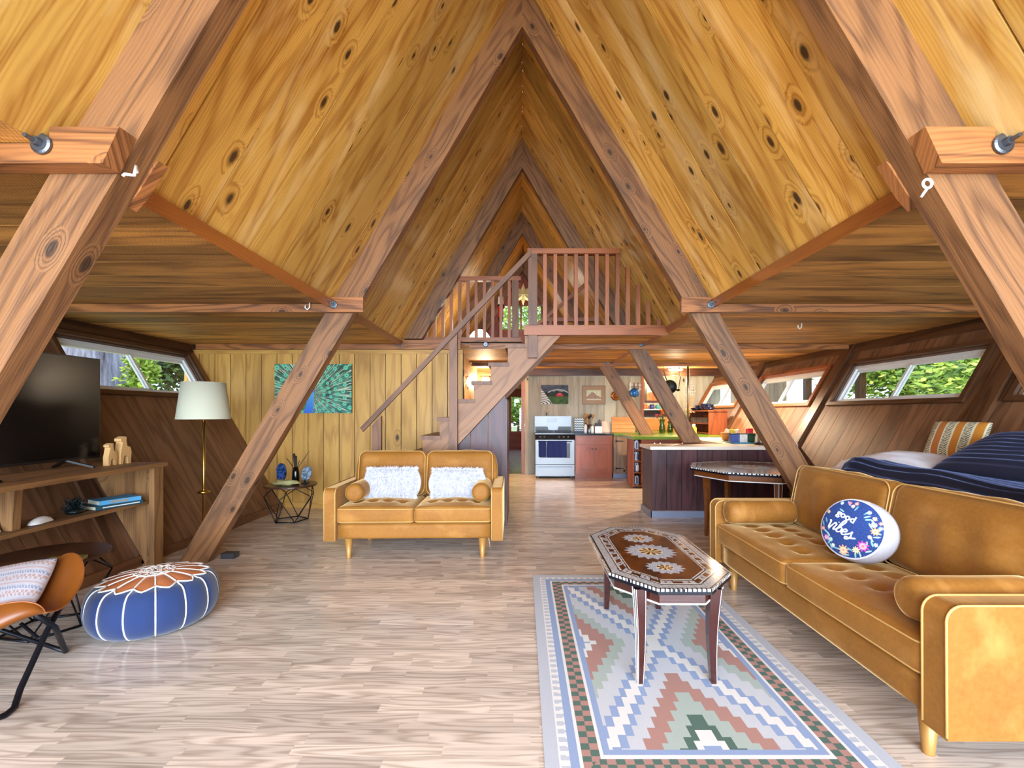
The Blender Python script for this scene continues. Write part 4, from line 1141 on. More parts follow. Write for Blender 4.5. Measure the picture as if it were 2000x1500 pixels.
# floor lamp
fx, fy = -3.22, 4.66
t_ = thing('floor_lamp', 'brass floor lamp with cream drum shade by the left window', 'lamp', (fx, fy, 0))
MB().lathe([(.13, 0), (.135, .012), (.12, .022), (.03, .035), (.014, .06)], (fx, fy, 0), 32).build('base', M['brass'], t_, True)
MB().cyl((fx, fy, 0), .014, .06, 1.30, 18).build('pole', M['brass'], t_, True)
MB().lathe([(.015, .515), (.05, .525), (.058, .54), (.045, .552), (.016, .56)], (fx, fy, 0), 24).build('collar', M['brass'], t_, True)
sh = NT('linen shade'); sh.b.inputs['Base Color'].default_value = (*rgb(204, 204, 180), 1); sh.set(Roughness=.8, Transmission_Weight=.0, Subsurface_Weight=.0)
MB().lathe([(.236, 1.275), (.190, 1.645), (.186, 1.645), (.232, 1.275), (.236, 1.275)], (fx, fy, 0), 48, cap=False).build('lamp_shade', sh.m, t_, True)
mb = MB(); mb.lathe([(.017, 1.27), (.017, 1.33), (.03, 1.36), (.03, 1.46), (.0, 1.49)], (fx, fy, 0), 16)
for a in (0, 2*PI/3, 4*PI/3): mb.tube([(fx, fy, 1.60), (fx+.186*cos(a), fy+.186*sin(a), 1.63)], .003, 6)
mb.tube([(fx, fy, 1.46), (fx, fy, 1.60)], .004, 6); mb.build('socket', M['brass'], t_, True)
# floor bracket by rafter foot
o = MB().box(-2.76, -2.64, 4.215, 4.30, .001, .05).build('floor_bracket', M['galv'], bevel=.004); tag(o, 'small metal bracket on the floor at the foot of the left rafter', 'bracket')

# geometric wire side tables
def wire_table(label, x, y, r, h, rz):
    t_ = thing('side_table', label, 'table', (x, y, 0), rz)
    MB().lathe([(r-.004, h-.022), (r, h-.018), (r, h-.004), (r-.004, h), (0, h)], (0, 0, 0), 56).build('table_top', M['walnut'], t_, False, False)
    mb = MB(); n = 5
    B = [Vector((.64*r*cos(2*PI*k/n), .64*r*sin(2*PI*k/n), .012)) for k in range(n)]
    Mi = [Vector((1.0*r*cos(2*PI*(k+.5)/n), 1.0*r*sin(2*PI*(k+.5)/n), h*.68)) for k in range(n)]
    T_ = [Vector((.80*r*cos(2*PI*k/n), .80*r*sin(2*PI*k/n), h-.028)) for k in range(n)]
    for k in range(n):
        j = (k+1) % n
        for a, b, q in ((B[k], B[j], .008), (B[k], Mi[k], .005), (B[j], Mi[k], .005), (Mi[k], T_[k], .005), (Mi[k], T_[j], .005), (T_[k], T_[j], .005)): mb.tube([a, b], q, 8)
    mb.build('wire_base', M['iron'], t_, True, False); return t_
wire_table('round wire side table with stones, in the corner beside the loveseat', -2.87, 5.72, .30, .455, .35)
wire_table('round dark wire side table behind the leather chair', -2.95, 2.85, .31, .455, .14)
# stones on the corner table
zt = .456
def rock(name, label, c, sx, sy, sz, seed, mat, cat='stone', amp=.35):
    mb = MB()
    def f(u, v):
        th_, ph = (v-.5)*PI, u*2*PI; d = Vector((cos(th_)*cos(ph), cos(th_)*sin(ph), sin(th_)))
        k = 1+amp*noise.noise(d*1.6+Vector((seed, 0, 0)))+.12*noise.noise(d*6+Vector((seed, 3, 0)))
        return Vector(c)+Vector((d.x*sx*k, d.y*sy*k, max(-.95*sz, d.z*sz*k)))
    mb.grid(f, 28, 18); return tag(mb.build(name, mat, None, True, True, True), label, cat)
rock('rough_stone', 'low pale green rough stone at the front of the corner table', (-2.87, 5.60, zt+.035), .15, .07, .036, 2, plain('olive rock', rgb(176, 170, 116), .8, var=.3, nscale=30, bump=.5))
def agate(label, x, y, z, w, h, c1, c2, lean):
    t_ = thing('agate_slice', label, 'stone', (x, y, z-.0))
    P = [(w*cos(2*PI*k/18)*(1+.16*noise.noise(Vector((k*.7, x, 0))))*.5, h*.5+h*.5*sin(2*PI*k/18)*(1+.1*noise.noise(Vector((k*.6, 3, x))))) for k in range(18)]
    P = [(a+lean*(b/h), b+.03) for a, b in P]
    mt = NT('banded agate'); co = mt.n('ShaderNodeTexCoord').outputs['Object']
    nz = mt.noise(mt.mapping(co, (9, 9, 9)), 1, 3); mt.l(mt.ramp(mt.math('FRACT', mt.math('MULTIPLY', nz, 7)), [(0, c1), (.5, c2), (1, c1)]), mt.b.inputs['Base Color']); mt.set(Roughness=.12)
    mb = MB(); mb.prism(P, -.01, .01); mb.build('slice', mt.m, t_, False, False, bevel=.003)
    mb = MB(); mb.box(-.035, .035, -.03, .03, 0, .012); mb.box(-.012, .012, -.014, -.0105, .012, .05); mb.build('stand', M['black'], t_, False, False)
agate('dark blue agate slice on a stand, left on the corner table', -2.99, 5.72, zt, .12, .23, rgb(20, 30, 60), rgb(60, 90, 150), .0)
agate('grey agate slice on a stand, right on the corner table', -2.71, 5.76, zt, .12, .19, rgb(150, 165, 180), rgb(70, 90, 110), .03)
t_ = thing('twig_vase', 'small dark vase of twigs between the agate slices', 'vase', (-2.85, 5.80, zt))
MB().lathe([(.035, 0), (.045, .06), (.04, .14), (.03, .2), (.028, .2)], (-2.85, 5.80, zt), 18).build('vase', M['gloss'], t_, True)
mb = MB(); rr = random.Random(2)
for dx, dz, r in ((.17, .40, .004), (-.02, .37, .018), (-.11, .31, .005), (.01, .34, .012), (.05, .28, .005)):
    mb.tube([(-2.85, 5.80, zt+.15), (-2.85+dx*.5, 5.80, zt+.15+(dz-.15)*.5), (-2.85+dx, 5.79, zt+dz)], [r*.6, r, r*.8], 8)
mb.build('twigs', plain('dark twig', rgb(48, 36, 30), .7), t_, True)

# peacock canvas
PX0, PX1, PZ0, PZ1, PY = -3.46, -2.385, 1.335, 2.02, YW-.03
def peacock(u, v): # u 0..1, v 0 bottom..1 top
    x, y = u*1.57, v
    cx, cy = .75, .10
    dx, dy = x-cx, y-cy-.28; r = math.hypot(dx, dy); a = math.atan2(dy, dx)
    # body
    nk = .685+.17*v; wn = .11-.13*v
    if v < .42 and abs(x-nk+.0) < wn*.85: return mixc(rgb(60, 110, 225), rgb(90, 180, 220), v*2+.3*noise.noise(Vector((x*60, y*60, 1))))
    if .40 <= v < .50 and math.hypot(x-.765, (v-.45)*1.0) < .05:
        return rgb(20, 30, 60) if math.hypot(x-.75, v-.46) < .015 else rgb(80, 120, 190)
    if .5 <= v < .60 and math.hypot(x-.77, v-.58) < .02: return rgb(16, 60, 70)
    if .08 < v < .42 and nk-.21+.2*abs(v-.25) < x < nk-.06: return mixc(rgb(90, 160, 70), rgb(50, 110, 60), .5+noise.noise(Vector((x*40, y*40, 2))))
    # eyes on concentric arcs
    for i, ri in enumerate((.26, .38, .52, .68, .86, 1.06)):
        n = 11+i*2; ph = a/PI*n+.5*(i % 2); k = round(ph); ai = (k-.5*(i % 2))*PI/n
        ri2 = ri*(1+.05*sin(k*2.3+i)); ex, ey = cx+ri2*cos(ai), cy+.28+ri2*sin(ai); d = math.hypot(x-ex, y-ey)/(.022+.03*ri)
        if d < 1:
            return rgb(16, 46, 70) if d < .22 else mixc(rgb(110, 214, 176), rgb(96, 190, 150), d)
    s_ = noise.noise(Vector((a*34, r*2.2, 5)))+.5*noise.noise(Vector((a*90, r*5, 9)))
    base = mixc(rgb(84, 150, 120), rgb(18, 60, 46), .5+.9*noise.noise(Vector((x*5, y*5, 7))))
    base = mixc(base, rgb(80, 150, 160), .6*max(0, .5-v)+.2*noise.noise(Vector((x*7, y*7, 17))))
    if s_ > .18: return mixc(base, rgb(226, 226, 196), min(1, (s_-.18)*3.4))
    return base if s_ > -.3 else mixc(base, rgb(26, 60, 50), .6)
t_ = thing('canvas_painting', 'peacock picture on canvas hung on the golden wall behind the rafter', 'picture', ((PX0+PX1)/2, PY, PZ0))
mb = MB(); mb.grid(lambda u, v: (PX0+(PX1-PX0)*u, PY-.0005, PZ0+(PZ1-PZ0)*v), 280, 178, col=peacock); mb.build('print', painted('canvas print', .6), t_)
mb = MB(); mb.box(PX0, PX1, PY, PY+.026, PZ0, PZ1); mb.build('stretcher', plain('dark canvas edge', rgb(30, 52, 44), .8), t_)

# ------------------------------------------------------------------ pouf
pc, pr, ph_ = Vector((-2.34, 2.94, 0)), .345, .33
t_ = thing('pouf', 'round denim pouf with a tan leather flower top on the floor', 'pouf', tuple(pc))
NP = 14
def prof(s_): # s 0 top centre .. 1 bottom centre -> r,z
    if s_ < .42: f = s_/.42; return (f*.80, 1.0-.13*f**2.4)
    if s_ < .88:
        f = (s_-.42)/.46; a = f*PI; return (.80+.20*sin(a)**.9 if f < .5 else .72+.28*sin(a)**.9, .87-.80*(1-cos(a))/2*1.04)
    f = (s_-.88)/.12; return (.72*(1-f), .035*(1-f)+.0)
def pp(s_, a, lift=0.0):
    r, z = prof(s_); ph2 = (a/(2*PI)*NP) % 1.0
    seam = abs(ph2-.5)*2; puff = 1-.035*seam**4 if s_ > .1 else 1
    return pc+Vector((r*pr*puff*cos(a)+lift*cos(a), r*pr*puff*sin(a)+lift*sin(a), z*ph_+lift+(.006*(1-seam**2) if s_ < .45 else 0)))
def lim(a): # petal tip of the leather flower
    ph2 = (a/(2*PI)*NP) % 1.0; return .36+.075*(1-abs(ph2-.5)*2)
denim = NT('denim panels'); co = denim.n('ShaderNodeTexCoord').outputs['Object']
denim.l(denim.mix(denim.noise(co, 220, 2), rgb(10, 28, 68), rgb(26, 54, 106)), denim.b.inputs['Base Color']); denim.set(Roughness=.9, Sheen_Weight=.3)
tan_ = plain('stitched tan leather', rgb(186, 112, 70), .34, var=.25, nscale=20)
mb = MB(); ml = MB()
for k in range(NP*12):
    a0, a1 = 2*PI*k/(NP*12), 2*PI*(k+1)/(NP*12)
    l0, l1 = lim(a0), lim(a1)
    for i in range(14): mbx = ml; q = lambda a, l, i: pp(l*i/14, a); pts = [q(a0, l0, i), q(a0, l0, i+1), q(a1, l1, i+1), q(a1, l1, i)]; ml.face(pts if i else pts[1:])
    for i in range(26): q = lambda a, l, i: pp(l+(1-l)*i/26, a); mb.face([q(a0, l0, i), q(a0, l0, i+1), q(a1, l1, i+1), q(a1, l1, i)])
mb.build('denim_cover', denim.m, t_, True, True, True); ml.build('leather_top', tan_, t_, True, True, True)
mb = MB(); cord = plain('white piping', rgb(238, 236, 228), .7, var=.03)
for k in range(NP):
    a = 2*PI*k/NP; mb.tube([pp(s_, a, .002) for s_ in [.10+.80*i/30 for i in range(31)]], .0048, 6)
for k in range(NP): mb.tube([pp(lim(a), a, .002) for a in [2*PI*(k+i/8+(1e-6 if i == 0 else -1e-6 if i == 8 else 0))/NP for i in range(9)]], .0048, 6)
mb.tube([pp(.155, 2*PI*k/48, .002) for k in range(48)], .0045, 6, closed=True)
rr = random.Random(8)
for k in range(150):
    a, s_ = rr.uniform(0, 2*PI), rr.uniform(.02, .14); mb.tube([pp(s_, a, .003), pp(max(.005, s_+rr.uniform(-.03, .03)), a+rr.uniform(-.5, .5), .003)], .002, 4)
mb.build('piping', cord, t_, True)

# ------------------------------------------------------------------ leather sling chair (left edge)
lc = thing('sling_chair', 'tan leather sling chair on a black folding iron frame at the left edge', 'chair', (-2.45, 2.30, 0))
mb = MB()
def ac(u, v, Y): return at(u, v, Y*1.16)
foot = at(128, 1272, 2.56); J = at(92, 1232, 2.36)
fl_ = lambda p, z=.014: Vector((p.x, p.y, z))
mb.tube([fl_(foot), J+Vector((0, .04, 0)), at(70, 1200, 2.28)], .013, 10)
mb.tube([at(118, 1186, 2.44), J, at(40, 1345, 2.13), at(28, 1382, 2.08), fl_(at(10, 1402, 2.02)), fl_(at(-60, 1432, 1.93)), fl_(at(-300, 1440, 1.90))], .013, 12)
mb.tube([fl_(foot), fl_(at(100, 1268, 2.58), .03), at(0, 1230, 2.52), at(-200, 1180, 2.45)], .011, 10)
mb.tube([at(40, 1217, 2.40), at(74, 1246, 2.42), at(95, 1236, 2.40)], .008, 8)
mb.build('frame', M['iron'], lc, True)
# sling: a saddle of leather: near wing (left of photo) and far wing meeting in a deep fold
mb = MB()
wingR = [[(150, 1082), (120, 1100), (95, 1140), (78, 1172)], [(166, 1088), (140, 1120), (112, 1160), (92, 1190)], [(168, 1108), (148, 1150), (125, 1175), (100, 1197)], [(158, 1135), (142, 1170), (128, 1192), (106, 1200)]]
def surf(ctrl, us, vs_):
    pass
def patch(rows, n=10, thick=.006):
    """rows of control points -> smooth thick sheet"""
    nr, nc = len(rows), len(rows[0])
    def bez(P, t):
        m = len(P)-1; r = Vector((0, 0, 0))
        for i, p in enumerate(P): r += Vector(p)*(math.comb(m, i)*t**i*(1-t)**(m-i))
        return r
    f = lambda u, v: bez([bez(r, u) for r in rows], v)
    m_ = MB(); m_.grid(f, n, n)
    def g(u, v):
        e = 1e-3; a = f(min(1, u+e), v)-f(max(0, u-e), v); b = f(u, min(1, v+e))-f(u, max(0, v-e)); return f(u, v)-a.cross(b).normalized()*thick
    m_.grid(lambda u, v: g(1-u, v), n, n)
    for e in range(n):
        for (u0, v0, u1, v1) in ((e/n, 0, (e+1)/n, 0), (1-e/n, 1, 1-(e+1)/n, 1), (0, 1-e/n, 0, 1-(e+1)/n), (1, e/n, 1, (e+1)/n)):
            m_.face([f(u0, v0), g(u0, v0), g(u1, v1), f(u1, v1)])
    return m_, f
# side wing (faces the camera-right, bright leather) and front lip
w1, f1 = patch([[ac(118, 1088, 2.28), ac(160, 1062, 2.26), ac(172, 1110, 2.20), ac(158, 1140, 2.16)],
                [ac(100, 1110, 2.26), ac(140, 1090, 2.22), ac(150, 1150, 2.14), ac(140, 1172, 2.10)],
                [ac(70, 1150, 2.20), ac(95, 1160, 2.14), ac(120, 1190, 2.06), ac(125, 1196, 2.03)],
                [ac(20, 1185, 2.12), ac(55, 1190, 2.06), ac(90, 1200, 1.98), ac(88, 1196, 1.95)]], 14)
mb = w1
w2, f2 = patch([[ac(88, 1196, 1.95), ac(78, 1170, 1.94), ac(30, 1165, 1.90), ac(-60, 1200, 1.84)],
                [ac(90, 1200, 1.955), ac(86, 1185, 1.91), ac(30, 1190, 1.87), ac(-60, 1225, 1.80)],
                [ac(86, 1200, 1.95), ac(70, 1200, 1.90), ac(20, 1215, 1.85), ac(-60, 1255, 1.78)],
                [ac(70, 1200, 1.95), ac(40, 1212, 1.91), ac(0, 1228, 1.86), ac(-60, 1262, 1.80)]], 14)
add(mb, w2)
w3, f3 = patch([[ac(70, 1150, 2.20), ac(30, 1160, 2.2), ac(-60, 1170, 2.15), ac(-160, 1180, 2.1)],
                [ac(40, 1170, 2.12), ac(0, 1180, 2.1), ac(-80, 1190, 2.05), ac(-170, 1200, 2.0)],
                [ac(20, 1185, 2.05), ac(-20, 1195, 2.0), ac(-80, 1215, 1.92), ac(-170, 1230, 1.9)],
                [ac(88, 1196, 1.95), ac(40, 1190, 1.90), ac(-20, 1200, 1.85), ac(-100, 1230, 1.82)]], 10)
add(mb, w3); mb.build('leather_sling', M['leather'], lc, True)
pm = MB(); pm.tube([f1(i/20, 0) for i in range(21)]+[f1(1, i/20) for i in range(1, 21)], .004, 6); pm.tube([f2(i/20, 0) for i in range(21)], .004, 6)
pm.build('seam', plain('seam leather', rgb(150, 84, 40), .4), lc, True)
# woven cushion on it
def cush(u, v):
    r = rgb(208, 206, 214); p = v*9 % 1
    k = int(v*9)
    if k % 3 == 1: return mixc(r, rgb(196, 140, 116), .7) if (u*26+(.5 if p > .5 else 0)) % 1 < .5 else r
    if k % 3 == 2: return rgb(150, 160, 184) if .2 < p < .8 and (u*40+p) % 1 < .55 else r
    return mixc(r, rgb(206, 160, 146), .6) if .3 < p < .6 else r
c1_, c2_, c3_, c4_ = at(-110, 1214, 2.31), at(72, 1180, 2.35), at(115, 1092, 2.58), at(-62, 1128, 2.52)
nrm_ = (c2_-c1_).cross(c4_-c1_).normalized()
if nrm_.z < 0: nrm_ = -nrm_
def cf(sg):
    def f(u, v):
        p = (c1_*(1-u)+c2_*u)*(1-v)+(c4_*(1-u)+c3_*u)*v
        return p+nrm_*(sg*.065*(max(0, (1-(2*u-1)**4)*(1-(2*v-1)**4)))**.6+.01)
    return f
mb = MB(); mb.grid(cf(1), 90, 60, col=cush); mb.grid(lambda u, v: cf(-1)(1-u, v), 90, 60, col=lambda u, v: rgb(226, 228, 240))
o = mb.build('woven_cushion', den, None, True, True, True); tag(o, 'white woven cushion with pale pink stripes in the leather chair', 'cushion')
o = MB().obox((-2.80, 2.70, .457), (.17, .05, 0), (-.02, .06, 0), (0, 0, .02)).build('eyeglass_case', plain('olive brass case', rgb(150, 146, 90), .4, .3), bevel=.004)
tag(o, 'slim olive case on the dark side table behind the chair', 'case')

# ------------------------------------------------------------------ bed behind the sofa
bd = thing('bed', 'built-in bed under the right window, behind the long sofa', 'bed', (3.1, 3.0, 0))
mb = MB(); mb.prism([(2.60, 0), (3.30, 0), (3.66, .62), (2.60, .62)], 1.84, 4.02); mb.build('bed_base', M['purple'], bd)
mb = rounded(1.02, 2.17, .26, .06, 20); mb.xform(tr(3.13, 2.945, .622)); mb.build('mattress', plain('mattress ticking', rgb(226, 224, 230), .9, bump=.1), bd, True, True, True)
navyf = plain('navy faux fur', rgb(20, 24, 48), .85, var=.4, nscale=7, sheen=.6, bump=.5); navyf.node_tree.nodes['Principled BSDF'].inputs['Sheen Tint'].default_value = (*rgb(150, 170, 230), 1)
def quilt(u, v):
    y = 1.84+v*2.11; s_ = u
    top = .95+.03*noise.noise(Vector((y*2.2, s_*3, 2)))+.035*max(0, 1-abs(y-3.6)/.5)
    rid = .012*sin((s_*1.25)*58+1.5*noise.noise(Vector((y*1.3, s_*2, 0))))
    edge = max(0, v-.86)/.14
    if s_ < .42:
        f = s_/.42; a = f*PI/2
        x = 2.535+.14*(1-cos(a))-.02*noise.noise(Vector((y*3, s_*4, 7))); z = .52+(top-.52)*sin(a)**.6
    else:
        f = (s_-.42)/.58; x = 2.675+f*(1.02-.45*v**3); z = top-.07*sin(f*PI*.6)-.02*f
    z = z-(.26*edge**2.4)*(1 if s_ > .2 else .6)
    return Vector((x-rid*.6*(s_ < .42)+.10*edge*(s_ < .42), y, z+rid*.7))
mb = MB(); mb.grid(quilt, 150, 90)
o = mb.build('comforter', navyf, None, True); so = o.modifiers.new('solidify', 'SOLIDIFY'); so.thickness = .025; so.offset = -1
tag(o, 'navy channel-quilted comforter spread over the bed', 'blanket')
sheet = plain('white sheet', rgb(240, 238, 244), .85, var=.03, bump=.1)
def sh_(u, v):
    y = 3.45+v*.62; x = 2.60+u*1.15
    z = .905+.10*sin(u*PI*.9)*sin(min(1, v*1.5)*PI*.5)+.02*noise.noise(Vector((x*3, y*3, 4)))+.012*noise.noise(Vector((x*10, y*8, 1)))
    z -= .22*max(0, v-.75)/.25*max(0, v-.75)/.25+.10*max(0, .12-u)/.12
    return Vector((x, y, z))
mb = MB(); mb.grid(sh_, 60, 40)
o = mb.build('bed_sheet', sheet, None, True); so = o.modifiers.new('solidify', 'SOLIDIFY'); so.thickness = .02; so.offset = -1
tag(o, 'rumpled white sheet folded back at the far end of the bed', 'sheet')
def pillow_obj(name, label, c, w, h, t, Mx, mat, col=None, n=60):
    mb = MB()
    def f(sg):
        def g(u, v):
            a, b = 2*u-1, 2*v-1; k = max(0, (1-abs(a)**3.5)*(1-abs(b)**3.5))**.55; pin = 1-.06*(1-abs(a))*0
            return Mx @ Vector((a*w/2*(1-.05*(1-b*b)*0-.06*(b*b)*abs(a)**3*0), b*h/2*(1-.07*(1-abs(a)**2)*0), sg*t/2*k))
        return g
    mb.grid(f(1), n, n, col=col); mb.grid(lambda u, v: f(-1)(1-u, v), n, n, col=(lambda u, v: col(1-u, v)) if col else None)
    o = mb.build(name, mat, None, True, True, True); return tag(o, label, 'pillow')
def stripe(u, v):
    s_ = u*6.2
    k, p = int(s_), s_ % 1
    w_ = rgb(234, 226, 190)
    if p < .08 or p > .92: return w_
    if k % 2 == 1: return mixc(rgb(214, 140, 40), rgb(196, 120, 60), .5+.5*sin(k*2))
    return rgb(70, 70, 60) if abs(((v*22+abs(p-.5)*2) % 1)-.5) < .22 else w_
pillow_obj('striped_pillow', 'ochre and cream striped pillow standing against the right wall on the bed', None, .42, .34, .12, tr(3.70, 3.93, 1.11) @ Matrix(((0.25, .45, .80, 0), (-.97, .12, .22, 0), (0, .88, -.47, 0), (0, 0, 0, 1))), den, stripe, 90)
def ridg(w, h):
    return None
Mq = tr(3.43, 3.08, 1.045) @ rot('Z', .12) @ Matrix(((0, .90, -.42, 0), (-1, 0, 0, 0), (0, .42, .90, 0), (0, 0, 0, 1)))
mb = MB()
def nf(sg):
    def g(u, v):
        a, b = 2*u-1, 2*v-1; k = max(0, (1-abs(a)**3.5)*(1-abs(b)**3.5))**.55
        return Mq @ Vector((a*.45, b*.31, sg*(.085*k+.006*sin(b*34+2*noise.noise(Vector((a*2, b, sg))))*k)))
    return g
mb.grid(nf(1), 60, 110); mb.grid(lambda u, v: nf(-1)(1-u, v), 60, 110)
tag(mb.build('ribbed_pillow', navyf, None, True, True, True), 'big navy ribbed pillow leaning on the right wall above the comforter', 'pillow')
# ------------------------------------------------------------------ kitchen
# stove
SX0, SX1, SYF, SYB = .27, 1.065, 9.42, 10.05
sv = thing('stove', 'stainless steel gas stove against the pale board wall', 'stove', ((SX0+SX1)/2, SYF, 0))
mb = MB(); mb.box(SX0+.005, SX1-.005, SYF+.012, SYB, .03, .895)
for x in (SX0+.04, SX1-.07):
    for y in (SYF+.05, SYB-.08): mb.box(x, x+.03, y, y+.03, 0, .03)
mb.build('body', plain('charcoal enamel', rgb(52, 54, 60), .4), sv)
mb = MB(); mb.box(SX0, SX1, SYF-.03, SYF+.01, .285, .785); dr = mb.build('oven_door', M['steel'], sv, bevel=.006)
mb = MB(); mb.box(SX0+.09, SX1-.09, SYF-.033, SYF-.0305, .42, .72); mb.build('door_glass', M['gloss'], dr)
mb = MB(); hy, hz = SYF-.075, .755
mb.tube([(SX0+.06, SYF-.03, hz), (SX0+.06, hy, hz), (SX1-.06, hy, hz), (SX1-.06, SYF-.03, hz)], .011, 10); mb.build('door_handle', M['steel'], dr, True)
mb = MB(); mb.box(SX0, SX1, SYF-.03, SYF+.01, .05, .275); dw = mb.build('warming_drawer', M['steel'], sv, bevel=.006)
mb = MB(); mb.box(SX0+.03, SX1-.03, SYF-.042, SYF-.031, .225, .245); mb.build('drawer_pull', plain('dark pull', rgb(90, 94, 100), .3, .8), dw)
mb = MB(); mb.prism([(SYF-.035, .79), (SYF+.01, .79), (SYF+.01, .895), (SYF-.01, .895)], SX0, SX1, frame=lambda a, y, z: Vector((y, a, z))); cp = mb.build('control_panel', M['gloss'], sv)
for x in (SX0+.10, SX0+.18, SX1-.31, SX1-.22, SX1-.13):
    MB().lathe([(.022, -.0), (.02, -.022), (.0, -.024)], (x, SYF-.026, .842), 16, 'y').build('knob', M['steel'], cp, True)
mb = MB(); mb.box(SX0-.005, SX1+.005, SYF-.012, SYB-.05, .897, .922); mb.build('cooktop', M['gloss'], sv, bevel=.004)
for x in (SX0+.04, SX0+.43):
    mb = MB(); w = .33
    for k in range(5): mb.beam((x+w*k/4, SYF+.05, .945), (x+w*k/4, SYB-.16, .945), .012, .014)
    for k in range(3): mb.beam((x, SYF+.05+.2*k, .946), (x+w, SYF+.05+.2*k, .946), .012, .014)
    for k in (0, 4):
        for y in (SYF+.06, SYB-.17): mb.box(x+w*k/4-.006, x+w*k/4+.006, y-.006, y+.006, .9225, .94)
    mb.build('burner_grate', M['iron'], sv)
bg = MB().box(SX0, SX1, SYB-.075, SYB, .925, 1.265).build('backguard', M['steel'], sv, bevel=.012)
MB().box(SX0+.01, SX1-.01, SYB-.082, SYB-.0755, .935, 1.04).build('vent_strip', M['black'], bg)
mb = MB(); mb.prism([(SX0+.30, .965), (SX0+.49, .965), (SX0+.53, 1.09), (SX0+.26, 1.09)], SYB-.092, SYB-.0825); mb.build('vent_plate', M['steel'], bg)
MB().box(SX0+.265, SX0+.48, SYB-.081, SYB-.0755, 1.125, 1.225).build('clock_display', M['gloss'], bg)
def towel(label, x0, x1, zb, folds):
    t_ = thing('dish_towel', label, 'towel', ((x0+x1)/2, hy, zb), 0, 'navy dish towels on the oven handle')
    mb = MB()
    def f(u, v):
        x = x0+(x1-x0)*u; w = .006*sin(u*folds*2*PI)
        if v < .55: z = zb+(hz-zb)*v/.55; y = hy-.016-.012*(1-v/.55)-w*(1-.5*v)
        elif v < .65: a = (v-.55)/.1*PI; z = hz+.014*sin(a); y = hy-.0155*cos(a)
        else: z = hz-(v-.65)/.35*.20; y = hy+.0155
        return Vector((x, y, z))
    mb.grid(f, 24, 30); o = mb.build('cloth', M['navy'], t_, True)
    so = o.modifiers.new('solidify', 'SOLIDIFY'); so.thickness = .004; so.offset = 0
towel('narrow navy towel at the left end of the oven handle', .335, .485, .44, 1)
towel('wide folded navy towel on the right of the oven handle', .505, .90, .435, 3)
# cherry base cabinet with drawers and raised panel doors
CX0, CX1, CYF = 1.085, 1.845, 9.42
kc = thing('base_cabinet', 'cherry base cabinet with two drawers and two doors beside the stove', 'cabinet', (1.465, CYF, 0))
mb = MB(); mb.box(CX0, CX1, CYF, SYB+.02, .10, .875, 2); mb.box(CX0+.0, CX1, CYF+.05, SYB, 0, .10, 0); mb.build('carcass', M['cherry'], kc)
xm = (CX0+CX1)/2
for a, b in ((CX0+.025, xm-.012), (xm+.012, CX1-.025)):
    mb = MB(); mb.box(a, b, CYF-.02, CYF-.001, .70, .855, 0); mb.build('drawer', M['cherry'], kc, bevel=.006)
for a, b, kx in ((CX0+.025, xm-.006, 1), (xm+.006, CX1-.025, 0)):
    mb = MB(); z0, z1, w = .125, .675, .065
    mb.box(a, a+w, CYF-.02, CYF-.001, z0, z1, 2); mb.box(b-w, b, CYF-.02, CYF-.001, z0, z1, 2)
    mb.box(a+w, b-w, CYF-.02, CYF-.001, z0, z0+w, 0); mb.box(a+w, b-w, CYF-.02, CYF-.001, z1-w, z1, 0)
    mb.box(a+w, b-w, CYF-.008, CYF-.001, z0+w, z1-w, 2); mb.box(a+w+.03, b-w-.03, CYF-.017, CYF-.0081, z0+w+.03, z1-w-.03, 2)
    d_ = mb.build('door', M['cherry'], kc, bevel=.003)
    x = b-.03 if kx else a+.03
    MB().lathe([(.006, 0), (.006, -.012), (.015, -.018), (.013, -.028), (0, -.03)], (x, CYF-.02, .60), 14, 'y').build('knob', M['steel'], d_, True)
o = MB().box(CX0-.01, CX1+.02, CYF-.03, SYB+.02, .877, .917).build('countertop', M['blackstone'], bevel=.004); tag(o, 'black countertop between stove and green counter', 'countertop')
# grey plank cabinet with strap hinges and the green counter
gc = thing('base_cabinet', 'weathered grey plank cabinet with black strap hinges', 'cabinet', (2.09, CYF, 0))
mb = MB(); mb.box(1.87, 2.32, CYF+.02, SYB+.02, .09, .865, 2); mb.build('carcass', M['greycab'], gc)
mb = MB(); mb.box(1.87, 2.32, CYF+.045, CYF+.065, 0, .088, 0); mb.build('toe_kick', M['kick'], gc)
mb = MB()
for a, b in ((1.93, 2.05), (2.053, 2.17), (2.173, 2.30)): mb.box(a, b, CYF-.0, CYF+.019, .115, .85, 2)
d_ = mb.build('door', M['greycab'], gc)
for z in (.20, .76):
    mb = MB(); mb.prism([(1.91, z-.035), (1.93, z-.012), (2.07, z-.006), (2.085, z), (2.07, z+.006), (1.93, z+.012), (1.91, z+.035)], CYF-.006, CYF-.001); mb.build('strap_hinge', M['iron'], d_)
MB().lathe([(.012, 0), (.02, -.02), (0, -.024)], (2.08, CYF, .155), 12, 'y').build('knob', M['iron'], d_, True)
mb = MB(); mb.prism([(1.87, CYF-.02), (2.56, CYF-.02), (2.56, 10.06), (1.87, 10.06)], .868, .918, frame=lambda x, y, z: Vector((x, z, y)) if False else Vector((x, z, y)), gdir=(1, 0))
mb = MB(); mb.box(1.87, 2.56, CYF-.02, 10.06, .868, .918); mb.box(2.65, 3.83, 9.06, 11.03, .868, .918)
o = mb.build('countertop', M['green'], bevel=.005); tag(o, 'green laminate countertop along the kitchen wall', 'countertop')
mb = MB(); mb.prism([(2.65, 0), (3.32, 0), (3.80, .866), (2.65, .866)], 9.2, 11.03)
o = mb.build('corner_cabinet', M['hutch']); tag(o, 'redwood corner cabinets under the green counter, mostly hidden behind the island', 'cabinet')
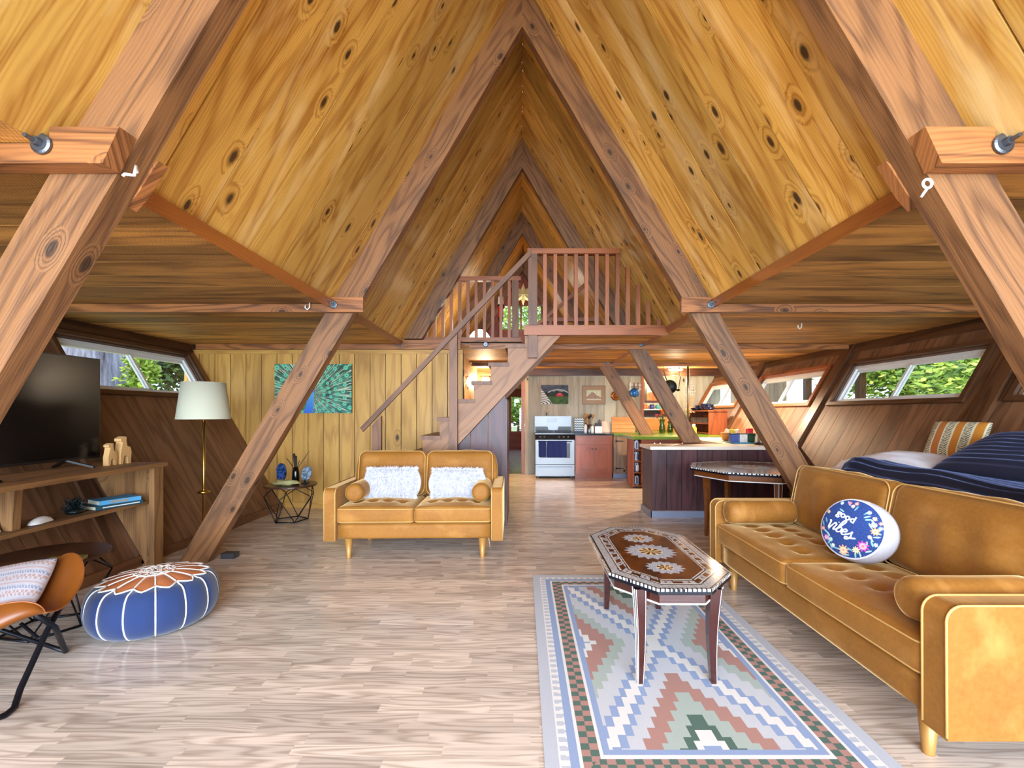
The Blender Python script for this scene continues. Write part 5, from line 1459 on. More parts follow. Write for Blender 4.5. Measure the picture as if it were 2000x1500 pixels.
# island with open jar shelves
isl = thing('kitchen_island', 'redwood island with jars on open end shelves and a green top', 'counter', (2.9, 8.12, 0))
mb = MB(); mb.prism([(2.10, .09), (3.36, .09), (3.80, .865), (2.10, .865)], 8.12, 8.98); mb.box(2.12, 3.30, 8.20, 8.9, 0, .089, 0); mb.build('carcass', M['hutch'], isl)
mb = MB(); mb.box(1.955, 1.972, 8.12, 8.60, .03, .865, 2); mb.box(1.955, 2.10, 8.58, 8.60, .03, .865, 2)
for z in (.04, .27, .47, .67): mb.box(1.972, 2.099, 8.13, 8.58, z, z+.018, 0)
mb.build('open_shelves', M['hutch'], isl)
mb = MB(); mb.box(1.93, 3.83, 8.09, 9.04, .868, .918); mb.build('countertop', M['green'], isl, bevel=.005)
for a, b in ((2.14, 2.6), (2.62, 3.1), (3.12, 3.6)):
    mb = MB(); mb.box(a, b, 8.10, 8.119, .72, .85, 0); d_ = mb.build('drawer', M['hutch'], isl, bevel=.004)
    for x in ((a+b)/2-.05, (a+b)/2+.05): MB().lathe([(.008, 0), (.014, -.014), (0, -.018)], (x, 8.10, .80), 12, 'y').build('knob', M['white'], d_, True)
jar_p = painted('patterned glaze', .3)
for i, (z, w) in enumerate(((.689, 'topmost'), (.489, 'second from the top'), (.289, 'third from the top'), (.059, 'lowest, on the bottom board'))):
    mb = MB(); c = (2.036, 8.24, z); rr = random.Random(i)
    mb.lathe([(.045, 0), (.052, .02), (.052, .12), (.042, .145), (.042, .16)], c, 26, col=lambda a, k: rgb(36, 62, 110) if noise.noise(Vector((k*.9, a*1.3, i*5))) > 0 else rgb(226, 226, 220)); o = mb.build('jar', jar_p, None, False)
    tag(o, 'blue and white jar on the open island shelf, %s' % w, 'jar', 'jars on the island shelves')
# bar peninsula
br = thing('bar_counter', 'plum stained plank bar with a pale counter on top', 'counter', (2.7, 5.9, 0))
mb = MB(); xs = [1.655+.194*i for i in range(10)]
for a, b in zip(xs, xs[1:]): mb.prism([(a+.003, .085), (min(b-.003, 3.38), .085), (min(b-.003, 3.40), .865), (a+.003, .865)], 5.90, 5.925, gdir=(0, 1))
for a, b in ((5.927, 6.12), (6.124, 6.35)): mb.box(1.655, 1.68, a, b, .085, .865, 2)
mb.prism([(1.69, .085), (3.34, .085), (3.40, .863), (1.69, .863)], 5.93, 6.35, r=.2, gdir=(0, 1)); mb.build('panelling', M['purple'], br)
mb = MB(); mb.box(1.64, 3.30, 5.882, 5.899, 0, .084, 0); mb.box(1.637, 1.654, 5.882, 6.36, 0, .084, 1); mb.build('toe_kick', M['kick'], br)
mb = MB(); mb.prism([(2.85, 0), (3.32, 0), (3.80, .863), (2.85, .863)], 6.36, 8.05, gdir=(0, 1)); mb.build('return_cabinet', M['purple'], br)
mb = MB(); mb.prism([(1.63, 5.86), (3.44, 5.86), (3.82, 6.40), (1.63, 6.40)], .868, .908, frame=lambda x, y, z: Vector((x, z, y))); mb.box(2.80, 3.83, 6.401, 8.07, .868, .908); mb.build('countertop', M['whitetop'], br, bevel=.006)
ZB_ = .9085
# things on the bar return
wick = NT('wicker'); co = wick.n('ShaderNodeTexCoord').outputs['Object']; wv = wick.n('ShaderNodeTexWave', bands_direction='Z'); wv.inputs['Scale'].default_value = 38; wv.inputs['Distortion'].default_value = 6; wick.l(co, wv.inputs['Vector'])
wick.l(wick.mix(wv.outputs['Fac'], rgb(140, 84, 24), rgb(224, 160, 66)), wick.b.inputs['Base Color']); wick.bump(wv.outputs['Fac'], .8, .006)
bx, by_ = 3.20, 7.05
t_ = thing('basket', 'wicker basket of snack packets on the pale counter', 'basket', (bx, by_, ZB_))
MB().lathe([(.10, 0), (.135, .02), (.15, .11), (.158, .125), (.146, .12), (.13, .025), (.0, .02)], (bx, by_, ZB_), 32, cap=False).build('weave', wick.m, t_, True)
rr = random.Random(4)
for i, (c, w) in enumerate((((236, 226, 190), 'cream'), ((206, 200, 60), 'yellow green'), ((226, 220, 200), 'white'))):
    mb = rounded(.11, .05, .10, .02, 8); mb.xform(tr(bx-.07+.075*i, by_-.02*i, ZB_+.08) @ rot('Y', .4-.3*i) @ rot('Z', .4*i)); tag(mb.build('snack_packet', plain(w+' wrapper', rgb(*c), .35, var=.2, nscale=30), None, True, True, True), '%s snack packet sticking out of the wicker basket' % w, 'packet')
mb = rounded(.16, .10, .10, .01, 8); mb.xform(tr(3.50, 7.00, ZB_+.001)); tag(mb.build('snack_box', plain('red carton', rgb(206, 40, 30), .4, var=.3, nscale=14), None, True, True, True), 'red snack box between basket and striped kettle', 'box')
mb = rounded(.10, .05, .09, .01, 8); mb.xform(tr(3.46, 7.02, ZB_+.102)); tag(mb.build('snack_box', plain('crimson carton', rgb(190, 16, 40), .4), None, True, True, True), 'small crimson box on top of the red snack box', 'box')
ty = 6.52
o = MB().box(2.93, 3.30, ty-.12, ty+.12, ZB_, ZB_+.016).build('tray', plain('teal tray', rgb(64, 150, 176), .4), bevel=.005); tag(o, 'teal tray holding the tea tins on the pale counter', 'tray')
for i, (x, c, nm) in enumerate(((2.99, (70, 90, 160), 'blue patterned'), (3.11, (224, 226, 224), 'white'), (3.23, (30, 80, 60), 'dark green'))):
    t_ = thing('tea_tin', '%s tea tin on the teal tray' % nm, 'tin', (x, ty, ZB_+.017))
    MB().box(x-.052, x+.052, ty-.05, ty+.05, ZB_+.017, ZB_+.125).build('body', plain(nm+' tin', rgb(*c), .35, var=.35, nscale=24), t_, bevel=.006)
    MB().box(x-.046, x+.046, ty-.044, ty+.044, ZB_+.126, ZB_+.14).build('lid', M['iron'] if i != 1 else M['black'], t_, bevel=.003)
t_ = thing('kettle', 'striped steel kettle with a dark base partly hidden by the rafter', 'kettle', (3.22, 6.22, ZB_))
MB().lathe([(.085, 0), (.09, .01), (.085, .03)], (3.22, 6.22, ZB_), 24).build('base', M['black'], t_, True)
MB().lathe([(.078, .031), (.074, .10), (.055, .17), (.03, .19), (.0, .195)], (3.22, 6.22, ZB_), 24, col=lambda i, k: rgb(210, 205, 190) if k % 4 < 2 else rgb(110, 100, 80)).build('body', painted('ribbed steel', .25), t_, True)
MB().tube([(3.29, 6.22, ZB_+.05), (3.35, 6.22, ZB_+.08), (3.34, 6.22, ZB_+.15), (3.27, 6.22, ZB_+.165)], .01, 8).build('handle', M['black'], t_, True)
# soap bottle on the island
t_ = thing('soap_bottle', 'yellow green dish soap bottle on the green island top', 'bottle', (3.07, 8.0+.25, .919))
MB().lathe([(.045, 0), (.048, .01), (.048, .15), (.03, .175)], (3.07, 8.25, .919), 20).build('bottle', plain('yellow soap', rgb(226, 222, 60), .15), t_, True)
MB().lathe([(.028, .176), (.028, .215), (.0, .22)], (3.07, 8.25, .919), 16).build('cap', M['white'], t_, True)
# flowers in vases
def vase(label, x, y, z, h, r, mat):
    t_ = thing('flower_vase', label, 'vase', (x, y, z))
    MB().lathe([(r*.7, 0), (r*.95, .02), (r, h*.4), (r*.62, h*.75), (r*.9, h), (r*.84, h), (r*.56, h*.75), (r*.9, h*.4), (r*.8, .03), (0, .025)], (x, y, z), 24, cap=False).build('vase', mat, t_, True)
    return t_
vt = vase('green glass vase of orange, red and yellow flowers on the green counter', 2.90, 9.55, .919, .28, .062, M['greenglass'])
rr = random.Random(21); fb = {}
for i in range(13):
    a, q = rr.uniform(0, 2*PI), rr.uniform(.02, .15); hx = (2.88+q*cos(a), 9.55+q*sin(a)*.7, .919+rr.uniform(.30, .47))
    MB().tube([(2.90, 9.55, .96), ((2.90+hx[0])/2, (9.55+hx[1])/2, 1.15), hx], .004, 6).build('stem', plain('stem green', rgb(70, 110, 40), .6) if i == 0 else bpy.data.materials['stem green'], vt, True)
    c = rr.choice(((240, 120, 40), (226, 50, 50), (246, 200, 70), (240, 110, 130), (250, 160, 90))); key = 'petals %d %d %d' % c
    mt = fb.get(key) or plain(key, rgb(*c), .6, var=.2, nscale=40); fb[key] = mt
    mb = MB()
    for ring, (n, L, el) in enumerate(((9, .055, .25), (8, .045, .75), (5, .03, 1.2))):
        for k in range(n):
            b = 2*PI*k/n+ring*.3; d = Vector((cos(b)*cos(el), sin(b)*cos(el), sin(el))); w = Vector((-sin(b), cos(b), 0))*L*.34; p = Vector(hx)
            mb.face([p, p+d*L*.6-w, p+d*L, p+d*L*.6+w])
    mb.build('flower', mt, vt)
vase('empty green glass vase beside the flowers', 3.10, 9.66, .919, .24, .06, M['greenglass'])
# hutch with glasses and bowls
hx0, hx1, hy0, hy1 = 3.56, 3.92, 8.80, 9.95
ht = thing('glass_hutch', 'redwood open hutch of drinking glasses below the far kitchen window', 'shelf', (3.74, 9.37, .919))
for y in (hy0, hy1-.025): MB().box(hx0, hx1, y, y+.025, .919, 1.36, 2).build('side_panel', M['hutch'], ht)
mb = MB(); mb.box(hx0-.02, hx1+.02, hy0-.02, hy1+.02, 1.361, 1.39, 1); mb.build('top_board', M['hutch'], ht)
for z in (.93, 1.115):
    mb = MB(); mb.box(hx0+.01, hx1-.02, hy0+.026, hy1-.026, z, z+.018, 1); mb.build('shelf_board', M['hutch'], ht)
mb = MB(); mb.box(hx1-.018, hx1, hy0+.026, hy1-.026, .919, 1.36, 1); mb.build('back_panel', M['hutch'], ht)
ge = {}
def glass(y, x):
    o = MB().lathe([(.028, 0), (.036, .11), (.034, .11), (.026, .006), (0, .006)], (0, 0, 0), 16, cap=False)
    return o
g0 = None
order = ['first', 'second', 'third', 'fourth', 'fifth', 'sixth', 'seventh', 'eighth', 'ninth']
for i in range(9):
    y = hy0+.11+.115*i
    if g0 is None: o = g0 = glass(0, 0).build('drinking_glass', M['clearglass'], None, True)
    else: o = g0.copy(); COL.objects.link(o)
    o.location = (hx0+.07, y, 1.1335); tag(o, 'drinking glass in the open hutch, %s from its near end' % order[i], 'glass', 'drinking glasses in the hutch')
navyb = plain('navy glaze', rgb(24, 34, 66), .15, var=.3, nscale=30)
for i, (x, y, r, h, nm) in enumerate(((3.66, 8.95, .085, .07, 'nearest'), (3.70, 9.14, .10, .11, 'second from the near end'), (3.72, 9.36, .11, .13, 'middle'), (3.70, 9.60, .10, .10, 'second from the far end'), (3.68, 9.82, .09, .07, 'farthest'))):
    mb = MB(); n = 3 if h > .09 else 2
    for k in range(n): z = 1.391+k*h*.25; mb.lathe([(r*.5, z), (r*.85, z+h*.25), (r, z+h*.5), (r*.95, z+h*.5), (r*.8, z+h*.28), (0, z+h*.08)], (x, y, 0), 24, cap=False)
    tag(mb.build('bowl_stack', navyb, None, True), 'navy bowls stacked on top of the hutch, %s stack' % nm, 'bowls', 'bowl stacks on the hutch')
# pole from ceiling to counter
o = MB().cyl((3.20, 8.9, 0), .018, .919, ZC-.001, 16).build('support_pole', M['steel'], None, True); tag(o, 'thin steel pole from the green counter to the ceiling', 'pole')
# along the black counter
zc = .918
mb = MB()
def chev(u, v):
    p = (v*5.5+abs(((u*4) % 1)-.5)*.8) % 1; return rgb(226, 230, 230) if p < .45 else (rgb(40, 60, 70) if p < .8 else rgb(120, 150, 150))
mb.grid(lambda u, v: (1.095+.195*u, 9.70, zc+.04+.27*v), 60, 80, col=chev)
mb.box(1.095, 1.29, 9.701, 9.78, zc, zc+.31); mb.c = [c or rgb(40, 60, 90) for c in mb.c]
tag(mb.build('chevron_tin', painted('chevron paint', .4)), 'tall chevron patterned tin beside the stove', 'tin')
for i, (x, h, c, nm) in enumerate(((1.325, .20, (232, 232, 228), 'white bottle with dark cap right of the chevron tin'), (1.46, .17, (238, 238, 234), 'short white bottle in front of the utensil crock'))):
    t_ = thing('condiment_bottle', nm, 'bottle', (x, 9.62, zc)); MB().lathe([(.03, 0), (.032, .01), (.032, h*.7), (.016, h*.82), (.016, h*.9)], (x, 9.62, zc), 16).build('bottle', plain('white bottle', rgb(*c), .25), t_, True)
    MB().lathe([(.018, h*.9), (.018, h), (0, h+.004)], (x, 9.62, zc), 12).build('cap', M['black'], t_, True)
t_ = thing('utensil_crock', 'steel crock full of wooden spoons on the black counter', 'crock', (1.42, 9.78, zc))
MB().lathe([(.06, 0), (.062, .01), (.062, .17), (.056, .17), (.056, .02), (0, .02)], (1.42, 9.78, zc), 24, cap=False).build('crock', M['steel'], t_, True)
rr = random.Random(6); spoonm = plain('spoon wood', rgb(170, 120, 70), .6, var=.25)
for i in range(8):
    a = rr.uniform(0, 2*PI); p0 = Vector((1.42+.02*cos(a), 9.78+.02*sin(a), zc+.03)); p1 = Vector((1.42+.075*cos(a), 9.78+.05*sin(a), zc+rr.uniform(.26, .33)))
    mb = MB(); mb.tube([p0, p1], .006, 8); d = (p1-p0).normalized()
    mb.tube([p1, p1+d*.02, p1+d*.045, p1+d*.07, p1+d*.08], [.006, .022, .028, .020, .004], 10)
    mb.build('spoon', spoonm if i % 3 else M['black'], t_, True)
t_ = thing('knife_block', 'white knife block with black handles on the black counter', 'knife block', (1.60, 9.75, zc))
MB().box(1.53, 1.68, 9.68, 9.80, zc, zc+.135).build('block', M['white'], t_, bevel=.006)
mb = MB(); mb.box(1.54, 1.67, 9.69, 9.79, zc+.1355, zc+.20); mb.build('rubber_top', M['black'], t_)
for i in range(3):
    mb = MB(); mb.box(1.60+.028*i, 1.615+.028*i, 9.73, 9.75, zc+.201, zc+.26+.02*(i % 2)); mb.build('knife_handle', M['black'], t_)
o = MB().obox((1.70, 9.93, zc+.001), (.19, 0, 0), (0, -.02, .002) if False else (0, .018, 0), (0, .06, .235)).build('cutting_board', plain('pale board', rgb(226, 200, 176), .5)); tag(o, 'small pale cutting board leaning on the wall above the black counter', 'cutting board')
mb = MB()
for i in range(4): mb.obox((1.92, 9.86, .921+.082*i), (.50, 0, 0), (0, .022, 0), (0, .018, .080), 0)
tag(mb.build('cutting_board', M['board']), 'large orange wood board standing on the green counter', 'cutting board')
# wall pictures
def barn(u, v):
    n_ = noise.noise(Vector((u*6, v*6, 3)))
    arc = math.hypot((u-.62)*1.0, (v-.42)*1.25)
    if abs(arc-.42) < .025 and v > .6: return rgb(190, 200, 206)
    if u < .42-.9*max(0, v-.0)*.55 and v < .78-.9*u:
        k = math.hypot(u*1.1, v*1.6); return rgb(226, 230, 226) if (k*7) % 1 < .6 else rgb(90, 100, 90)
    if .56 < u < .80 and .40 < v < .50: return rgb(206, 40, 56)
    if .58 < u < .78 and .50 <= v < .58 and abs(u-.68) < .10*(1-(v-.5)/.09*.7): return rgb(226, 90, 96)
    if v < .40+.04*n_: return mixc(rgb(70, 110, 36), rgb(40, 66, 24), .5+n_)
    if v < .66+.10*n_: return mixc(rgb(40, 56, 40), rgb(20, 28, 26), .5+n_)
    return mixc(rgb(86, 96, 110), rgb(52, 60, 76), .5+n_) if arc > .42 else mixc(rgb(140, 150, 150), rgb(90, 104, 100), .5+n_)
def rock_sketch(u, v):
    n_ = noise.noise(Vector((u*9, v*9, 3))); h = .30+.50*math.exp(-((u-.42)/.3)**2)
    return mixc(rgb(190, 160, 140), rgb(140, 110, 96), .5+n_) if .12 < v < h+.05*n_ else mixc(rgb(216, 220, 190), rgb(190, 206, 170), .5+n_)
def land(u, v):
    n_ = noise.noise(Vector((u*5, v*5, 8))); return mixc(rgb(226, 140, 80), rgb(190, 90, 50), .5+n_) if v < .40+.12*sin(u*5) else mixc(rgb(236, 232, 214), rgb(200, 214, 214), .5+n_)
def picture(name, label, x0, x1, z0, z1, y, fn, mat_w, mat_m, fr_w, fr_m):
    t_ = thing(name, label, 'picture', ((x0+x1)/2, y, z0))
    if fr_w:
        mb = MB()
        for a, b, c, d in ((x0, x1, z0, z0+fr_w), (x0, x1, z1-fr_w, z1), (x0, x0+fr_w, z0+fr_w, z1-fr_w), (x1-fr_w, x1, z0+fr_w, z1-fr_w)): mb.box(a, b, y-.025, y, c, d)
        mb.build('frame', fr_m, t_, bevel=.003)
    e = fr_w
    mb = MB(); mb.box(x0+e, x1-e, y-.014, y, z0+e, z1-e); mb.build('mount', mat_m, t_)
    e += mat_w
    mb = MB(); mb.grid(lambda u, v: (x0+e+(x1-x0-2*e)*u, y-.0145, z0+e+(z1-z0-2*e)*v), 150, 104, col=fn); mb.build('print', painted(name+' print', .6), t_); return t_
yk = YK-.0025
picture('canvas_print', 'picture of a red barn under a dark sky, above the stove', .41, 1.01, 1.53, 1.945, yk, barn, 0, M['black'], 0, None)
pt = picture('framed_sketch', 'rock sketch in a wide tan frame on the pale wall', 1.31, 1.82, 1.52, 1.93, yk, rock_sketch, .085, plain('tan mount', rgb(170, 140, 108), .6), 0.012, M['greycab'])
t_ = picture('framed_landscape', 'framed orange desert landscape behind the kitchen rafters', 2.93, 3.33, 1.58, 2.07, YK2-.003, land, .0, M['white'], .05, M['walnut'])
# knife rack, float, mould, bottle, mug shelf
kr = thing('utensil_rack', 'pale wooden rack with hanging forks beside the corner post', 'rack', (2.48, YK, 1.6))
mb = MB()
for z in (1.84, 1.93): mb.box(2.33, 2.62, YK-.02, YK-.003, z, z+.03, 0)
mb.build('rail', M['white'], kr)
for i in range(3):
    x = 2.36+.085*i; mb = MB(); mb.prism([(x-.018, 1.82), (x+.018, 1.82), (x+.012, 2.0), (x-.012, 2.0)], YK-.035, YK-.022)
    u_ = mb.build('utensil_handle', M['white'] if i == 0 else M['greycab'], kr)
    mb = MB()
    for dx in (-.02, 0, .02): mb.beam((x+dx*.5, YK-.03, 1.82), (x+dx, YK-.03, 1.70), .008, .006)
    mb.build('tines', M['iron'], u_)
fl = thing('glass_float', 'blue glass float hanging on the rafter in front of the kitchen wall', 'ornament', (2.13, 8.70, 1.58))
mb = MB(); c = Vector((2.13, 8.74, 1.72)); rr_ = .085
mb.lathe([(max(.001, rr_*sin(PI*k/16)), -rr_*cos(PI*k/16)) for k in range(17)], c, 24); mb.build('ball', M['blueglass'], fl, True)
mb = MB(); mb.tube([c+Vector((0, 0, rr_)), c+Vector((0, .03, .18))], .004, 6)
for ph in (0, PI/2): mb.tube([c+Vector((rr_*1.02*cos(a)*cos(ph), rr_*1.02*cos(a)*sin(ph), rr_*1.02*sin(a))) for a in [2*PI*k/24 for k in range(24)]], .003, 5, closed=True)
mb.build('net_cord', M['iron'], fl, True)
mb = MB(); mb.lathe([(.11, 0), (.10, -.03), (.06, -.05), (.055, -.03), (0, -.03)], (2.05, YK-.004, 1.71), 24, 'y'); tag(mb.build('copper_mould', plain('copper', rgb(170, 110, 56), .3, .9), None, True), 'round copper mould on the wall half hidden behind the kitchen rafter', 'mould')
ms = thing('mug_shelf', 'small white shelf with mugs on the far kitchen wall', 'shelf', (3.15, YK2-.1, 1.42)); MB().box(2.80, 3.45, YK2-.17, YK2-.004, 1.40, 1.425, 0).build('shelf_board', M['white'], ms)
MB().box(2.80, 3.45, YK2-.02, YK2-.004, 1.24, 1.398, 0).build('shelf_back', M['purple'], ms)
for i, (x, c, nm) in enumerate(((2.92, (214, 110, 60), 'orange'), (3.08, (50, 60, 120), 'navy patterned'), (3.24, (90, 170, 170), 'teal'))):
    t_ = thing('mug', '%s mug on the small white shelf' % nm, 'mug', (x, YK2-.09, 1.426))
    MB().lathe([(.045, 0), (.05, .01), (.05, .11), (.045, .11), (.044, .015), (0, .012)], (x, YK2-.09, 1.426), 22, cap=False).build('cup', plain(nm+' glaze', rgb(*c), .25, var=.2, nscale=30), t_, True)
    MB().tube([(x+.048, YK2-.09, 1.516), (x+.08, YK2-.09, 1.50), (x+.08, YK2-.09, 1.46), (x+.048, YK2-.09, 1.445)], .007, 8).build('handle', plain(nm+' handle', rgb(*c), .25), t_, True)
mb = MB(); mb.box(2.70, 3.80, YK2-.02, YK2-.003, .92, 1.20, 0); struct(mb.build('trim_33', M['board']), 'orange wood splashback on the far kitchen wall')
tag(MB().lathe([(.035, 0), (.045, .03), (.045, .14), (.014, .2), (.014, .26), (0, .262)], (2.55, 9.88, .919), 18).build('wine_bottle', plain('dark bottle', rgb(20, 40, 60), .1), None, True), 'dark bottle on the green counter in front of the corner post', 'bottle')
# hanging pans from the ceiling
hp = thing('hanging_pan', 'dark pan hanging by its handle from the kitchen ceiling', 'pan', (2.86, 9.3, ZC))
MB().tube([(2.86, 9.3, ZC-.001), (2.86, 9.3, 2.16)], .004, 6).build('hook', M['iron'], hp, True)
mb = MB(); mb.beam((2.86, 9.3, 2.16), (2.92, 9.3, 1.98), .025, .012); mb.build('handle', M['iron'], hp)
mb = MB(); mb.lathe([(.12, 0), (.14, -.04), (.135, -.04), (.115, -.004), (0, -.004)], (2.97, 9.3, 1.86), 26, 'y'); mb.build('pan', M['iron'], hp, True)
hp = thing('hanging_ladle', 'dark ladle hanging from the kitchen ceiling right of the pan', 'ladle', (3.13, 9.2, ZC))
MB().tube([(3.13, 9.2, ZC-.001), (3.13, 9.2, 2.08), (3.16, 9.2, 2.06), (3.12, 9.2, 1.80)], .007, 8).build('handle', M['iron'], hp, True)
MB().lathe([(.001, -.03), (.035, -.01), (.04, .02), (.036, .02), (.001, -.022)], (3.11, 9.2, 1.79), 16).build('bowl', M['iron'], hp, True)
hb = thing('hanging_basket', 'pale hanging wire basket of dried bulbs near the steel pole', 'basket', (3.36, 9.25, ZC))
mb = MB(); mb.tube([(3.36, 9.25, ZC-.001), (3.36, 9.25, 2.0)], .003, 6)
for z, r in ((1.93, .07), (1.88, .09), (1.76, .11), (1.70, .09)): mb.tube([(3.36+r*cos(2*PI*k/20), 9.25+r*sin(2*PI*k/20), z) for k in range(20)], .003, 5, closed=True)
for k in range(10): a = 2*PI*k/10; mb.tube([(3.36, 9.25, 2.0), (3.36+.07*cos(a), 9.25+.07*sin(a), 1.93), (3.36+.11*cos(a), 9.25+.11*sin(a), 1.76), (3.36+.09*cos(a), 9.25+.09*sin(a), 1.70)], .002, 5)
mb.build('wire', M['white'], hb, True)
mb = MB(); rr = random.Random(3)
for k in range(9):
    c = (3.36+rr.uniform(-.05, .05), 9.25+rr.uniform(-.05, .05), 1.72+rr.uniform(0, .14)); mb.lathe([(.001, -.035), (.03, -.015), (.035, .0), (.02, .025), (.004, .05)], c, 10)
mb.build('bulbs', plain('garlic', rgb(226, 216, 196), .6, var=.15), hb, True); 
mb = MB()
for k in range(60):
    z = rr.uniform(1.30, 1.66); p = Vector((3.34+rr.gauss(0, .04), 9.25+rr.gauss(0, .04), z)); d = Vector((rr.gauss(0, 1), rr.gauss(0, 1), rr.gauss(0, .6))).normalized()*.045; w = d.orthogonal().normalized()*.016; mb.face([p-d, p+w, p+d, p-w])
mb.tube([(3.35, 9.25, 1.70), (3.34, 9.25, 1.30)], .006, 6); mb.build('dried_leaves', plain('dried leaves', rgb(206, 160, 104), .8, var=.3), hb)
# ceiling lights
cl = thing('ceiling_light', 'lit round ceiling light above the kitchen', 'lamp', (3.32, 10.0, ZC))
MB().lathe([(.17, -.001), (.17, -.02), (.16, -.024)], (3.32, 10.0, ZC), 32).build('rim', M['white'], cl, True)
MB().lathe([(.158, -.0245), (.14, -.045), (0, -.055)], (3.32, 10.0, ZC), 32).build('diffuser', M['lampw'], cl, True)
cl = thing('recessed_light', 'small lit ceiling spot beside the rafter above the bar', 'lamp', (3.33, 7.9, ZC))
MB().lathe([(.06, -.001), (.06, -.012), (.045, -.014)], (3.33, 7.9, ZC), 24).build('rim', M['white'], cl, True)
MB().lathe([(.044, -.0145), (.03, -.022), (0, -.025)], (3.33, 7.9, ZC), 24).build('bulb', M['lampw'], cl, True)
cl = thing('recessed_light', 'unlit flush ceiling spot over the green counter', 'lamp', (2.73, 9.1, ZC)); MB().lathe([(.08, .004), (.08, -.012), (.05, -.016), (0, -.016)], (2.73, 9.1, ZC), 24).build('rim', M['white'], cl, True)
# sconce in the hall
sc2 = thing('wall_sconce', 'lit wall sconce glowing under the stairs in the hall', 'lamp', (-.80, 10.08, 1.98))
MB().box(-.90, -.70, 10.07, 10.098, 1.90, 2.12).build('backplate', M['brass'], sc2)
MB().box(-.87, -.73, 9.97, 10.068, 1.92, 2.11).build('glass_shade', M['lamp'], sc2, bevel=.01)
mi = thing('wall_mirror', 'tall dark mirror on the hall wall behind the stair treads', 'mirror', (-.97, 7.9, 1.0))
mb = MB(); mb.box(-.979, -.955, 7.55, 8.25, 1.15, 2.05); mb.build('frame', M['black'], mi); mb = MB(); mb.box(-.9545, -.953, 7.60, 8.20, 1.2, 2.0); mb.build('mirror_glass', plain('dark mirror', rgb(90, 90, 90), .03, 1.0), mi)
# hooks on beams and ceilings
def hook(name, label, pts, r=.0055):
    mb = MB(); mb.tube(pts, r, 8); tag(mb.build(name, M['white'], None, True), label, 'hook', 'white hooks screwed into beams and ceilings')
def jhook(c, s_=1, up=1):
    c = Vector(c); return [c+Vector((0, 0, .045*up)), c+Vector((0, 0, .0)), c+Vector((-.02*s_, 0, -.02)), c+Vector((-.04*s_, 0, 0)), c+Vector((-.035*s_, 0, .02))]
hook('cup_hook', 'white hook on the near left rafter below the tie beam', [at(268, 338, 1.71), at(266, 325, 1.70), at(262, 343, 1.66), at(244, 340, 1.65), at(240, 344, 1.65)])
hook('cup_hook', 'white hook beside the free standing left rafter', jhook((-1.86, 4.03, ZC-.040)))
hook('cup_hook', 'white hook in the flat ceiling above the right window', jhook((3.0, 4.95, ZC-.040)))
mb = MB(); c = at(1802, 364, 1.70); mb.tube([c+Vector((.016*cos(2*PI*k/20), -.02, .016*sin(2*PI*k/20)+.0)) for k in range(20)], .005, 8, closed=True); mb.tube([c+Vector((0, -.02, -.016)), c+Vector((-.006, .0, -.04))], .005, 8)
tag(mb.build('screw_eye', M['white'], None, True), 'white screw eye in the near right rafter', 'hook')
hook('wire_hook', 'long thin wire hook hanging from the right roof slope', [at(1263, 467, 5.0), at(1260, 470, 4.97), at(1261, 480, 4.96), at(1262, 496, 4.96)], .004)
# blocks against the near rafters
for s_, nm in ((-1, 'left'), (1, 'right')):
    mb = MB(); z0 = 2.17; x = xin(z0)
    mb.prism([(s_*(xin(2.16)-.03), 2.20), (s_*(xin(2.16)+.015), 2.15), (s_*(xin(2.30)+.015), 2.30), (s_*(xin(2.30)-.03), 2.33)], BY[0]+TH+.001, BY[0]+TH+.05, gdir=(0, 1))
    tag(mb.build('wood_block', M['tie']), 'small end grain block behind the near %s rafter' % nm, 'block')
# ------------------------------------------------------------------ outside
grd = plain('forest floor', rgb(120, 130, 84), .95, var=.3, nscale=2)
mb = MB()
mb.box(-45, 45, -40, 60, -.9, -.5); struct(mb.build('ground', grd), 'ground outside the windows')
mb = MB()
for i in range(18): mb.box(-4.6, 4.6, -2.25-.16*(i+1), -2.25-.16*i-.006, -.12, -.05, 0)  # pale boards out of view, added to bounce light up to the roof
struct(mb.build('deck', plain('pale bounce deck', rgb(190, 178, 160), .8, var=.15)), 'unseen pale deck added in front of the house to bounce daylight')
bark = NT('grey furrowed bark'); co = bark.n('ShaderNodeTexCoord').outputs['Object']
nb = bark.noise(bark.mapping(co, (7, 7, .9)), 1.0, 5, .65); bark.l(bark.ramp(nb, [(.3, rgb(64, 58, 62)), (.5, rgb(128, 124, 134)), (.7, rgb(176, 174, 182))]), bark.b.inputs['Base Color']); bark.set(Roughness=.95); bark.bump(nb, 1.0, .06)
mb = MB()
def tf(u, v):
    a = u*2*PI; z = -.6+11*v; r = .80*(1.25-.35*min(1, v*2.2))*(1+.06*noise.noise(Vector((cos(a)*3.2, sin(a)*3.2, z*.25)))+.03*noise.noise(Vector((cos(a)*9, sin(a)*9, z*.5))))
    return Vector((-11.2+r*cos(a), 12.1+r*sin(a), z))
mb.grid(tf, 90, 40); o = mb.build('tree_trunk', bark.m, None, True, True, True); tag(o, 'huge grey furrowed tree trunk outside the left window', 'tree')
leafm = NT('leaves'); a_ = leafm.n('ShaderNodeAttribute', attribute_name='rnd').outputs['Fac']
lc_ = leafm.ramp(a_, [(0, rgb(70, 104, 30)), (.45, rgb(130, 164, 52)), (.8, rgb(190, 210, 84)), (1, rgb(226, 226, 120))]); leafm.l(lc_, leafm.b.inputs['Base Color']); leafm.set(Roughness=.55)
tl = leafm.n('ShaderNodeBsdfTranslucent'); leafm.l(lc_, tl.inputs[0]); mx = leafm.n('ShaderNodeMixShader'); mx.inputs[0].default_value = .45
